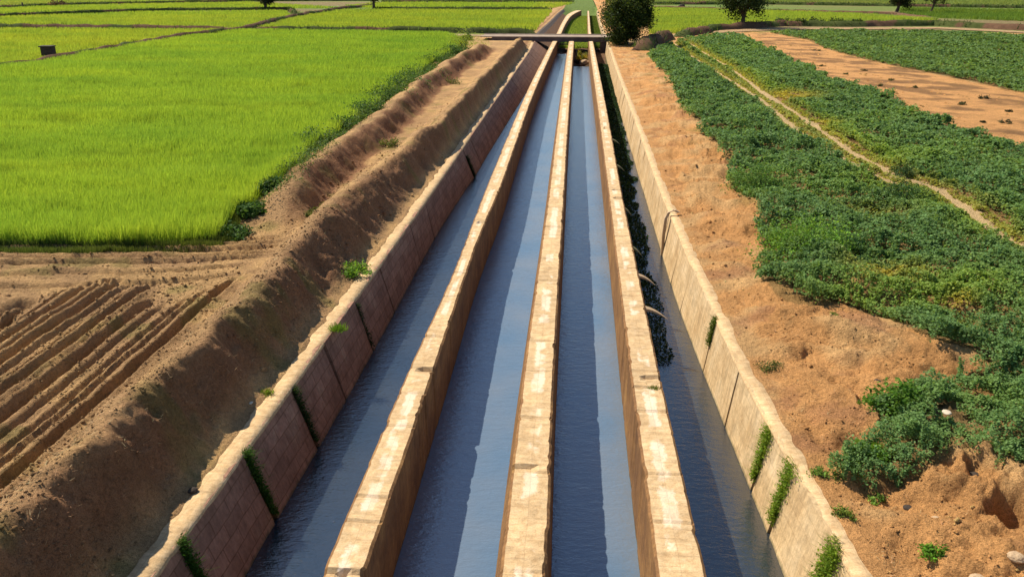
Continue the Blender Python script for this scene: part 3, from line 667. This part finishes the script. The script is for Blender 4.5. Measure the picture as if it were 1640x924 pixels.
ridge([(-300, 150), (0, 114), (67, 104), (201, 77.5), (302, 60), (386, 49.5), (430, 38), (470, 28.5), (537, 17), (600, 10)], 1.3, .5, 'long slanting earth ridge crossing the left fields to the distant tree', .35)
ridge([(-300, 46), (0, 46.5), (134, 47.5), (369, 51)], 1.6, .6, 'level brown earth ridge running in from the left edge to the slanting ridge', .4)
ridge([(-300, 28), (0, 27.5), (268, 18), (463, 17), (473, 24)], 1.2, .55, 'thin dark ridge with a hooked end above the second left field', .8)
ridge([(406, 51), (550, 52), (700, 53), (858, 54.5)], 1.5, .6, 'dark ridge along the back of the large rice field up to the bridge road', .8)
ridge([(602, 16), (884, 16.5)], 1.4, .5, 'thin dark ridge right of the second distant tree', .9)
ridge([(610, 4), (920, 4)], 1.6, .5, 'farthest thin ridge left of the channel', .9)
ridge([(-300, 18), (0, 13.5), (120, 8.5), (400, 3), (600, 2)], 1.5, .5, 'farthest slanting ridge at the top left', .9)
ridge([(1085, 60), (1140, 50), (1251, 42), (1358, 43), (1493, 41.5), (1640, 49), (2100, 66)], 2.4, .7, 'curved brown ridge with scrub at the back of the right hand fields', .55)
ridge([(1024, 82), (1038, 73), (1052, 68), (1070, 63)], 2.6, 1.1, 'short steep dark earth bank right of the round dark tree', .5)
ridge([(1000, 8), (1240, 8), (1440, 11), (1640, 14), (2000, 16)], 1.6, .6, 'farthest ridge at the top right', .9)
ridge([(1040, 13), (1240, 18.5), (1430, 24), (1500, 32)], 1.4, .4, 'low brown ridge behind the bright right field', .3)
# ------------------------------------------------------------------ dirt path
def path(pts, w, name, z, c):
    L = PP(pts, 0); seg = np.hypot(*np.diff(L, axis=0).T); t = np.concatenate([[0], np.cumsum(seg)]); n = int(t[-1]/.8)+2
    s = np.linspace(0, t[-1], n); x = np.interp(s, t, L[:, 0]); y = np.interp(s, t, L[:, 1]); dx = np.gradient(x); dy = np.gradient(y); l = np.hypot(dx, dy)
    nx, ny = -dy/l, dx/l; V = []
    for a in np.linspace(-.5, .5, 6):
        j = (fbm(s*.5, s*0+a*9, 3, 501)-.5)*w*.25
        X, Yy = x+nx*(a*w+j), y+ny*(a*w+j); V.append(np.stack([X, Yy, zt(X, Yy)+z-abs(a)*.03], 1))
    V = np.stack(V, 1).reshape(-1, 3); tag(build(name, V, grid_faces(n, 6), M_soil, col=np.broadcast_to(np.array(c), (len(V), 3)), smooth=True), kind='structure')
path([(560, 54), (640, 55), (700, 56.5), (770, 58.5), (800, 59)], 2.6, 'path', .10, (.50, .36, .20))
path([(1010, 70), (1050, 60.5), (1095, 57)], 2.6, 'path', .10, (.52, .36, .19))
path([(1130, 53), (1260, 47), (1400, 47), (1500, 46), (1640, 53), (2000, 66)], 4.0, 'path', .10, (.50, .33, .17))
# ------------------------------------------------------------------ bridge
def box(x0, x1, y0, y1, z0, z1, bev=.04):
    v = [(x0, y0, z0), (x1, y0, z0), (x1, y1, z0), (x0, y1, z0), (x0, y0, z1-bev), (x1, y0, z1-bev), (x1, y1, z1-bev), (x0, y1, z1-bev), (x0+bev, y0+bev, z1), (x1-bev, y0+bev, z1), (x1-bev, y1-bev, z1), (x0+bev, y1-bev, z1)]
    f = [(3, 2, 1, 0), (0, 1, 5, 4), (1, 2, 6, 5), (2, 3, 7, 6), (3, 0, 4, 7), (4, 5, 9, 8), (5, 6, 10, 9), (6, 7, 11, 10), (7, 4, 8, 11), (8, 9, 10, 11)]
    return v, f
bx0 = P(785, 62, .4)[0]; bx1 = P(976, 60, .4)[0]
br = empty('bridge', ((bx0+bx1)/2, YB0, 0), R(-1.0)); tag(br, 'low flat concrete bridge slab crossing all the channels in the distance', 'bridge')
hw = (bx1-bx0)/2
build('deck', *box(-hw, hw, 0, 4.2, -.12, .42), M_conc_shade, br)
build('road_surface', *box(-hw-1.5, hw+.6, .12, 4.08, .423, .50, .02), M_conc, br)
build('kerb', *box(-hw-1.5, hw+.4, -.06, .10, .42, .54, .03), M_conc, br)
build('kerb', *box(-hw-1.5, hw+.4, 4.1, 4.26, .30, .60, .03), M_conc, br)
build('abutment', *box(-hw-1.2, -hw+1.1, .15, 4.0, -1.6, -.125), M_conc_shade, br)
build('abutment', *box(hw-1.2, hw+.5, .15, 4.0, -1.6, -.125), M_conc_shade, br)
# ------------------------------------------------------------------ plants
def bush(name, x, y, z, rx, rz, n, sz, base, label, catg, group=None, stem=True, low=0.0, alt=None, seed=None):
    """low shrub: stems and leaf clumps in an uneven dome"""
    r = np.random.default_rng(seed if seed is not None else int(abs(x*131+y*977)*10) % 100000)
    root = empty(name, (x, y, z)); tag(root, label, catg, group)
    k = max(6, int(n/60)); a = r.uniform(0, 6.28, k); e = np.arcsin(r.uniform(low, 1, k)); rr = r.uniform(.45, .95, k)
    cc = np.stack([np.cos(a)*np.cos(e)*rr*rx, np.sin(a)*np.cos(e)*rr*rx, np.maximum(np.sin(e)*rr*rz, .05)], 1)
    i = r.integers(0, k, n); rad = rx*.34
    C = cc[i]+r.normal(size=(n, 3))*rad*.5*np.array([1, 1, .8]); C[:, 2] = np.maximum(C[:, 2], .01)
    tone = np.exp(r.normal(size=k)*.22)[i][:, None]; col = jit(base, n, .2, r)*tone
    if alt is not None:
        m = (r.random(k) < .35)[i]; col[m] = jit(alt, int(m.sum()), .2, r)
    V, F, Cc = leaves(C, sz*r.uniform(.6, 1.4, n), col, .5, .6, r)
    build('foliage', V, F, M_leaf, root, col=Cc)
    if stem:
        parts = [tube([(0, 0, -.05), cc[j]*.4+r.normal(size=3)*.02*rx, cc[j]*.9], [.02*rx+.006, .014*rx+.004, .004]) for j in range(min(k, 6))]
        build('stem', *merge(parts), M_bark, root)
    return root
def tree(x, y, z, cr, chh, tr_h, tr_r, n, sz, base, label, lean=0, seed=1, nc=60, alt=None, catg='tree', name='tree', flat=.9):
    r = np.random.default_rng(seed); root = empty(name, (x, y, z)); tag(root, label, catg)
    tp = np.array([lean, 0, tr_h]); mid = np.array([lean*.6, 0, tr_h*.5])
    parts = [tube([(0, 0, -.2), (0, 0, .15), mid, tp, tp+np.array([lean*.3, 0, chh*.35])], [tr_r*1.6, tr_r*1.2, tr_r, tr_r*.8, tr_r*.4], 10)]
    ctr = tp+np.array([0, 0, chh*.42])
    u = r.normal(size=(nc, 3)); u /= np.linalg.norm(u, axis=1)[:, None]; rad = r.uniform(.45, 1.0, nc)*(1+.22*r.normal(size=nc)).clip(.6, 1.25)
    cc = ctr+u*rad[:, None]*np.array([cr, cr, chh*.5])*flat
    cc = cc[cc[:, 2] > max(tr_h*.6, .15)]; nc = len(cc)
    for j in range(0, nc, max(1, nc//14)):
        m = (tp+cc[j])/2+r.normal(size=3)*.15*cr*.4; parts.append(tube([tp-np.array([0, 0, tr_h*.15]), m, cc[j]], [tr_r*.45, tr_r*.25, tr_r*.08], 6))
    build('trunk', *merge(parts), M_bark, root)
    i = r.integers(0, nc, n); C = cc[i]+r.normal(size=(n, 3))*cr*.13; C = C[C[:, 2] > .05]; i = i[:len(C)]; n = len(C)
    tone = np.exp(r.normal(size=nc)*.28)[i][:, None]; col = jit(base, n, .22, r)*tone
    if alt is not None:
        m = (r.random(nc) < .3)[i]; col[m] = jit(alt, int(m.sum()), .2, r)
    V, F, Cc = leaves(C, sz*r.uniform(.6, 1.4, n), col, .4, .65, r); build('crown', V, F, M_leaf, root, col=Cc)
    return root
x, y = P(1003, 72)
tree(x, y, 0, 3.2, 7.6, .35, .22, 42000, .21, (.032, .055, .014), 'dense round dark green tree at the right end of the bridge', seed=4, nc=150, alt=(.09, .12, .02), flat=.95)
x, y = P(1189, 45)
tree(x, y, 0, 4.7, 6.8, 2.1, .34, 16000, .28, (.04, .065, .02), 'broad spreading tree on the curved ridge, right of the round dark tree', seed=8, nc=80)
x, y = P(599, 16)
tree(x, y, 0, 3.4, 5.5, 2.0, .34, 6000, .34, (.045, .06, .025), 'distant tree standing on the thin ridge left of the channel, cut by the top edge', seed=11, nc=45)
x, y = P(425, 17)
tree(x, y, 0, 3.2, 4.5, 1.7, .36, 6000, .34, (.045, .055, .03), 'distant tree above the hooked end of the thin ridge, leftmost tree with a trunk', lean=.2, seed=15, nc=45)
x, y = P(1436, 20)
tree(x, y, 0, 3.4, 5.5, 1.5, .34, 6000, .34, (.04, .055, .02), 'dark thick trunked distant tree at the upper right', lean=.3, seed=19, nc=45)
x, y = P(1490, 22)
tree(x, y, 0, 2.7, 4.8, 2.3, .2, 2600, .32, (.07, .10, .035), 'slim pale green distant tree, rightmost of all the trees', lean=.5, seed=23, nc=30)
x, y = P(308, 3)
bush('bush', x, y, 0, 2.4, 1.8, 1500, .4, (.05, .07, .02), 'far off dark bush at the top edge left of the first tree', 'bush')
x, y = P(94, 11)
bush('bush', x, y, 0, 2.6, 1.2, 1200, .4, (.10, .06, .035), 'far off low brown bush in the upper left fields', 'bush')
for k, (px, py, rx, rz) in enumerate([(1252, 42, 1.3, 1.1), (1280, 42, 1.5, 1.0), (1308, 41.5, 1.6, 1.1), (1340, 42, 1.6, .9), (1372, 42.5, 1.3, .8)]):
    x, y = P(px, py); bush('bush', x, y, .3, rx, rz, 700, .25, (.06, .09, .025), '%s scrubby bush on the curved ridge counting from the broad spreading tree' % ('first', 'second', 'third', 'fourth', 'fifth')[k], 'bush', 'bushes on the curved ridge')
# shrubs among the leafy crop
for px, py, rx, rz, n, base, lb in [
    (1215, 308, .95, .85, 2600, (.07, .13, .025), 'round green shrub at the crop edge, farthest of the edge shrubs'),
    (1290, 412, 1.15, .80, 3400, (.09, .17, .02), 'bright green shrub sticking out of the crop edge over the soil'),
    (1340, 412, 1.0, .85, 3000, (.05, .10, .025), 'dark green shrub just right of the bright edge shrub'),
    (1450, 330, 1.1, .8, 2400, (.05, .10, .03), 'broad dark shrub at the near end of the twin wheel tracks'),
    (1447, 287, .6, .5, 1100, (.05, .09, .03), 'small dark shrub between the wheel tracks where they merge'),
    (1435, 665, .55, .5, 2200, (.08, .17, .02), 'bright green shrub at the corner of the nearest crop patch'),
    (1392, 728, .45, .36, 1700, (.09, .18, .02), 'low bright shrub at the nearest tip of the crop'),
    (1430, 520, .3, .15, 600, (.10, .11, .03), 'small dull weed on the bare soil beside the crop corner'),
    (1503, 868, .19, .20, 900, (.10, .22, .02), 'small bright green tuft alone on the soil at the lower right'),
    (1240, 572, .34, .12, 600, (.10, .12, .03), 'flat olive weed on the soil above the right lining'),
    (1338, 522, .22, .12, 300, (.12, .18, .03), 'tiny pale weed on the soil below the crop'),
    (1325, 740, .3, .12, 600, (.11, .18, .03), 'flat green weed on the soil left of the nearest crop tip'),
    (1356, 800, .26, .10, 450, (.13, .18, .03), 'flat yellowish weed nearest to the lower right lining'),
    (1412, 770, .18, .10, 350, (.11, .19, .03), 'small green weed below the nearest crop tip')]:
    g_ = 1.3 if px < 1400 and rz > .6 else 1; x, y = P(px, py, .35); base = tuple(b*(1.6 if g_ > 1 else 1.2) for b in base); bush('shrub' if rz > .3 else 'weed', x, y, float(zt(x, y)[0])-.02, rx*g_, rz*g_, int(n*g_), .075 if rz > .3 else .04, base, lb, 'shrub' if rz > .3 else 'weed', seed=int(px))
# clumps on the bare strip
wd = ['first', 'second', 'third', 'fourth', 'fifth', 'sixth', 'seventh', 'eighth', 'ninth', 'tenth', 'eleventh', 'twelfth', 'thirteenth', 'fourteenth']
for k, (px, py, rx) in enumerate([(1309, 80, .9), (1316, 107, .7), (1354, 122, .5), (1384, 115, .55), (1428, 133, .6), (1407, 143, .6), (1462, 146, .6), (1540, 175, .6), (1575, 165, .75), (1572, 204, .3), (1616, 187, .45), (1611, 205, .75)]):
    x, y = P(px, py, .15); bush('weed_clump', x, y, float(zt(x, y)[0])-.03, rx*.55, rx*.25, 220, .10, (.09, .09, .035) if k < 8 else (.05, .06, .03), '%s weed clump on the bare soil strip counting from its far end' % wd[k], 'weed clump', 'weed clumps on the bare soil strip')
# dark clumps along the edge of the large rice field
L0=0
for k, (px, py, rx, rz) in enumerate([(739, 78, 1.5, 1.2), (722, 88, 1.2, .7), (696, 105, 1.6, .7), (664, 132, 1.5, .7), (640, 150, 1.3, .6), (612, 170, 1.3, .6), (577, 196, 1.0, .6), (540, 216, .9, .5), (500, 238, 1.0, .5), (478, 240, .6, .38), (420, 325, .42, .28), (385, 352, .45, .25), (350, 378, .45, .2)]):
    x, y = P(px, py); x += .45; bush('weed_clump', x, y, float(zt(x, y)[0])-.03, rx*(1.35 if k else 1.9), rz*(1.5 if k else 1.6), 2600, .12, (.30, .38, .04) if k == 0 else (.07, .14, .03), '%s green weed clump on the right edge of the large rice field from the bridge' % wd[k], 'weed clump', 'weed clumps on the edge of the rice field')
for px, py, zz, rx, n, lb in [(722, 124, .5, .9, 800, 'grassy weed on the far earth mound near the bridge'), (618, 208, .8, .7, 700, 'grassy weed on the earth mound midway along the left bank'), (505, 318, .7, .5, 500, 'yellowish weed on the earth mound by the rice field corner')]:
    x, y = P(px, py, zz); bush('weed', x, y, float(zt(x, y)[0])-.03, rx, .3, n, .09, (.12, .15, .03), lb, 'weed')
x, y = P(560, 425, .3); bush('weed', x, y, float(zt(x, y)[0])-.05, .55, .28, 1100, .075, (.14, .26, .03), 'leafy bright green weed on the shaded slope above the left lining', 'weed')
# ---- grass in the joints and on the walls
def tuft(x, y, z, n, h, w, base, label, lean=.5, spread=.1, bias=(0, 0), dz=0, group=None):
    root = empty('grass_tuft', (x, y, z)); tag(root, label, 'grass tuft', group)
    B = np.stack([rng.normal(size=n)*spread, rng.normal(size=n)*spread*.7, rng.uniform(0, 1, n)*dz], 1)
    V = blades(B, h*rng.uniform(.5, 1.2, n), w, jit(base, n, .2), lean, bias=bias); build('blades', V[0], V[1], M_rice, root, col=V[2])
def jointgrass(top, foot, yj, side, label, t0, t1, n, base, wid):
    x0 = float(top(yj)); x1 = float(foot(yj)); root = empty('grass_tuft', (x0, yj, 0)); tag(root, label, 'grass tuft', 'grass growing in the lining joints')
    t = rng.uniform(t0, t1, n); w = wid*(1.15-t)
    gm = fbm(t*9, t*0+yj, 3, 7); w = w*(.35+1.3*gm)
    B = np.stack([(x1-x0)*t+side*.02+rng.normal(size=n)*.02, rng.normal(size=n)*w*.5, -1.5*t], 1)
    col = jit(base, n, .25); V = blades(B, rng.uniform(.04, .15, n), .012, col, .6, bias=(-side*.9, -.2)); C2 = leaves(B+np.stack([-side*rng.uniform(.0, .12, n), rng.normal(size=n)*.02, rng.normal(size=n)*.03], 1), .05, jit(base, n, .25), .3)
    V = cat(V, C2); build('blades', V[0], V[1], M_rice, root, col=V[2])
jointgrass(Ri, Rf, jsR[2], 1, 'thick bright grass in the nearest joint of the right lining', 0, .8, 1500, (.20, .30, .035), .3)
jointgrass(Ri, Rf, jsR[3], 1, 'grass in the second nearest joint of the right lining', 0, .8, 1200, (.20, .30, .035), .24)
jointgrass(Ri, Rf, jsR[4], 1, 'grass in the third nearest joint of the right lining', .05, .8, 1000, (.20, .30, .035), .24)
jointgrass(Ri, Rf, jsR[6], 1, 'sparse grass in a farther joint of the right lining', 0, .5, 500, (.10, .15, .02), .12)
jointgrass(Li, Lf, jsL[2], -1, 'moss and grass in the nearest dark joint of the left lining', 0, .95, 900, (.06, .13, .02), .12)
jointgrass(Li, Lf, jsL[3], -1, 'moss and grass in the second nearest joint of the left lining', 0, .9, 800, (.06, .13, .02), .12)
jointgrass(Li, Lf, jsL[4], -1, 'moss in the third nearest joint of the left lining', .05, .9, 450, (.04, .08, .02), .09)
jointgrass(Li, Lf, jsL[6], -1, 'thin moss in a farther joint of the left lining', .1, .9, 250, (.03, .06, .02), .08)
jointgrass(Li, Lf, jsL[10], -1, 'dark weed where the left lining has its farthest open joint', .3, 1., 900, (.03, .06, .02), .16)
x, y = P(541, 528); tuft(x, y, -.02, 260, .16, .014, (.15, .27, .03), 'bright green tuft on the edge of the left coping', spread=.10)
x, y = P(427, 630); tuft(x, y, 0, 160, .09, .014, (.17, .26, .03), 'small yellow green tuft on the left coping nearer the camera', spread=.09)
x, y = P(1047, 621); tuft(x, y, -.02, 110, .06, .012, (.12, .17, .03), 'tiny tuft on the edge of the wall with spurs', spread=.07)
# yellow plant and rubble in the dry end of the middle right channel
x, y = P(932, 90, -.8); bush('shrub', x, y, -1.35, .75, 1.25, 1800, .11, (.20, .22, .02), 'yellow flowering shrub in the dry end of the middle right channel', 'shrub', alt=(.55, .42, .02))
def rock(x, y, z, s, m, label, seed, sq=.7, group=None, name='rock', catg='rock'):
    import bmesh
    bm = bmesh.new(); bmesh.ops.create_icosphere(bm, subdivisions=3, radius=1); r = np.random.default_rng(seed); off = r.uniform(0, 50)
    for v in bm.verts:
        c = v.co; k = .75+.5*float(fbm(np.array([c.x*1.3+off]), np.array([c.y*1.3+c.z*1.9]), 3, seed)[0]); c *= k; c.z *= sq; c.x *= 1.2
    me = bpy.data.meshes.new(name); bm.to_mesh(me); bm.free(); me.materials.append(m); o = bpy.data.objects.new(name, me); COL.objects.link(o)
    o.location = (x, y, z); o.scale = (s, s, s); o.rotation_euler = (0, 0, r.uniform(0, 3)); tag(o, label, catg, group); return o
for k, (px, py, s, lb) in enumerate([(926, 99, .45, 'dark rubble boulder at the left foot of the yellow shrub'), (936, 101, .5, 'dark rubble boulder where the middle right water begins'), (931, 96, .55, 'dark rubble boulder right under the yellow shrub')]):
    x, y = P(px, py, WZ); rock(x, y, -1.45, s, M_dark if k != 1 else M_rock, lb, 60+k, group='rubble at the dry end of the channel')
for k, (px, py, s, m, lb) in enumerate([(1502, 826, .08, M_rock, 'small pale stone on the soil mound at the lower right'), (1570, 905, .11, M_rock, 'pale tan stone at the bottom right, left one of two'), (1625, 900, .10, M_rock, 'pale tan stone in the bottom right corner'),
    (1555, 771, .15, M_dark, 'dark earth lump on the mound just below the crop'), (1403, 622, .06, M_dark, 'small dark stone on the soil left of the nearest crop patch'), (1500, 912, .12, M_dark, 'dark lump at the bottom edge right of the lining'),
    (309, 786, .07, M_dark, 'dark stone lying on the left coping'), (1460, 790, .07, M_dark, 'small dark stone in the middle of the lower right mound')]):
    x, y = P(px, py, .35 if px > 400 else .02); rock(x, y, float(zt(x, y)[0]) if px > 400 else .03, s, m, lb, 80+k)
x, y = P(1514, 672, .75)
o = rock(x, y, float(zt(x, y)[0])+.36, .07, M_white, 'cream white scrap lying on top of the nearest leafy crop', 99, .35, name='scrap', catg='scrap')
x, y = P(401, 645, .05); rock(x, y, .05, .05, M_white, 'tiny white scrap at the foot of the shaded left slope', 101, .4, name='scrap', catg='scrap')
x, y = P(1092, 13); rock(x, y, .3, .8, M_dark, 'dark speck of a boulder in the far field right of the round tree', 103)
# spurs on the right dividing wall
def spur(px, py, L, label, m_=None):
    y0 = P(px, py)[1]; x0 = float(Cr(y0)); V = []; n = 9; m = 6
    for i in range(n):
        t = i/(n-1); cx = t*L; cz = -.03-.06*t-.20*t*t; w = .12*(1-t)**.7+.012; h = .07*(1-t)**.8+.010; yy = -.22*t*t
        for k in range(m):
            a = 2*math.pi*k/m+.5; V.append((cx-.04, yy+w*math.cos(a), cz-h+h*math.sin(a)))
    F = [(i*m+k, i*m+(k+1) % m, (i+1)*m+(k+1) % m, (i+1)*m+k) for i in range(n-1) for k in range(m)]+[tuple(range(m))[::-1], tuple((n-1)*m+k for k in range(m))]
    o = build('stone_spur', V, F, m_ or M_rock, uv=np.array([(v[1], v[0]) for v in V])); o.location = (x0, y0, 0); tag(o, label, 'stone spur', 'curved stone spurs on the right dividing wall')
spur(1028, 436, .52, 'pale curved stone spur jutting from the wall, second nearest')
spur(1038, 488, .62, 'pale curved stone spur jutting from the wall, nearest of all')
spur(1018, 392, .34, 'short dull stone spur half hidden by weeds, third nearest', M_mossy)
spur(1004, 330, .3, 'short dull stone spur among dark weeds, fourth nearest', M_mossy)
spur(992, 262, .4, 'dull stone spur among dark weeds, fifth nearest', M_mossy)
spur(981, 221, .45, 'dull stone spur among dark weeds, farthest of all', M_mossy)
# displaced rounded slab in the right lining
y0 = P(1070, 345)[1]; V = []; F = []
arc = [(-.0, -1.5), (-.16, -.6), (-.2, -.1), (-.1, .12), (.12, .2), (.32, .12)]
for i, (dx, dz) in enumerate(arc):
    t = np.clip(-dz/1.5, 0, 1); bx = float(Ri(y0))*(1-t)+float(Rf(y0))*t
    for sx, sy in ((-.05, -.07), (-.05, .07), (.05, .07), (.05, -.07)): V.append((bx+dx*.8+sx, y0+sy-.5*(1-t)*.0, dz+sx*.2))
for i in range(len(arc)-1):
    for k in range(4): F.append((i*4+k, i*4+(k+1) % 4, i*4+4+(k+1) % 4, i*4+4+k))
F += [(3, 2, 1, 0), tuple(len(V)-4+k for k in range(4))]
tag(build('drain_slab', V, F, M_rock, uv=np.array([(v[1], v[2]) for v in V])), 'rounded slab edge curling over the top of the right lining', 'drain slab')
# boards closing the far ends of the water
def board(pl, pr, lft, rgt, y, h, label):
    root = empty('sluice_board', ((lft+rgt)/2, y, WZ)); tag(root, label, 'sluice board'); w = (rgt-lft)/2-.02
    for k in range(3): build('plank', *box(-w, w, -.05, .05, -.3+k*(h+.3)/3+.01, -.3+(k+1)*(h+.3)/3, .01), M_wood_bank, root)
    for sx in (-1, 1): build('post', *box(sx*(w-.1)-.06, sx*(w-.1)+.06, -.14, -.052, -.35, h+.25, .01), M_wood_bank, root)
board(0, 0, float(Lf(YW0)), float(Al(YW0)), YW0, .5, 'dark sluice board where the leftmost water begins')
board(0, 0, float(Ar(YW1)), float(Bl(YW1))-.2, YW1, .7, 'dark sluice board where the water begins left of the middle wall')
# dark box with a lid at the field corner
x, y = P(80, 96)
pb = empty('pump_box', (x, y, 0), R(12)); tag(pb, 'dark box standing on the slanting ridge in the upper left', 'pump box')
build('cabinet', *box(-.55, .55, -.45, .45, .1, 1.25), M_dark, pb); build('lid', *box(-.68, .62, -.52, .52, 1.253, 1.36, .03), M_dark, pb)
build('pipe', *tube([(.5, 0, .25), (.95, -.1, .25), (1.3, -.2, .1), (1.7, -.3, .05)], [.12]*4), M_dark, pb)
x, y = P(37, 13); build_o = build('marker_post', *tube([(0, 0, -.2), (.03, 0, .8), (.05, 0, 1.3)], [.22, .2, .16]), M_wood_bank); build_o.location = (x, y, 0); tag(build_o, 'tiny dark post in the far upper left field', 'post')
# ------------------------------------------------------------------ light
SUN_EL, SUN_AZ = R(50), R(33)       # azimuth: from -X turned towards +Y
sx, sy, sz = -math.cos(SUN_EL)*math.cos(SUN_AZ), math.cos(SUN_EL)*math.sin(SUN_AZ), math.sin(SUN_EL)
W = bpy.data.worlds.new('World'); S.world = W; W.use_nodes = True; nt = W.node_tree
bg = nt.nodes['Background']; sk = nt.nodes.new('ShaderNodeTexSky'); sk.sky_type = 'NISHITA'; sk.sun_disc = False
sk.sun_elevation = SUN_EL; sk.sun_rotation = math.atan2(sx, sy); sk.air_density = 1.0; sk.dust_density = .4; sk.ozone_density = 2.6
nt.links.new(sk.outputs[0], bg.inputs[0]); bg.inputs[1].default_value = .095
sl = bpy.data.lights.new('sun', 'SUN'); sl.energy = 4.8; sl.angle = R(.55); sl.color = (1, .90, .74)
so = bpy.data.objects.new('sun', sl); COL.objects.link(so)
from mathutils import Vector
so.rotation_euler = Vector((sx, sy, sz)).to_track_quat('Z', 'Y').to_euler()
S.view_settings.view_transform = 'Standard'; S.view_settings.look = 'None'; S.view_settings.gamma = 1; S.view_settings.exposure = .48
S.cycles.max_bounces = 6; S.cycles.diffuse_bounces = 3; S.cycles.transmission_bounces = 4; S.cycles.transparent_max_bounces = 4
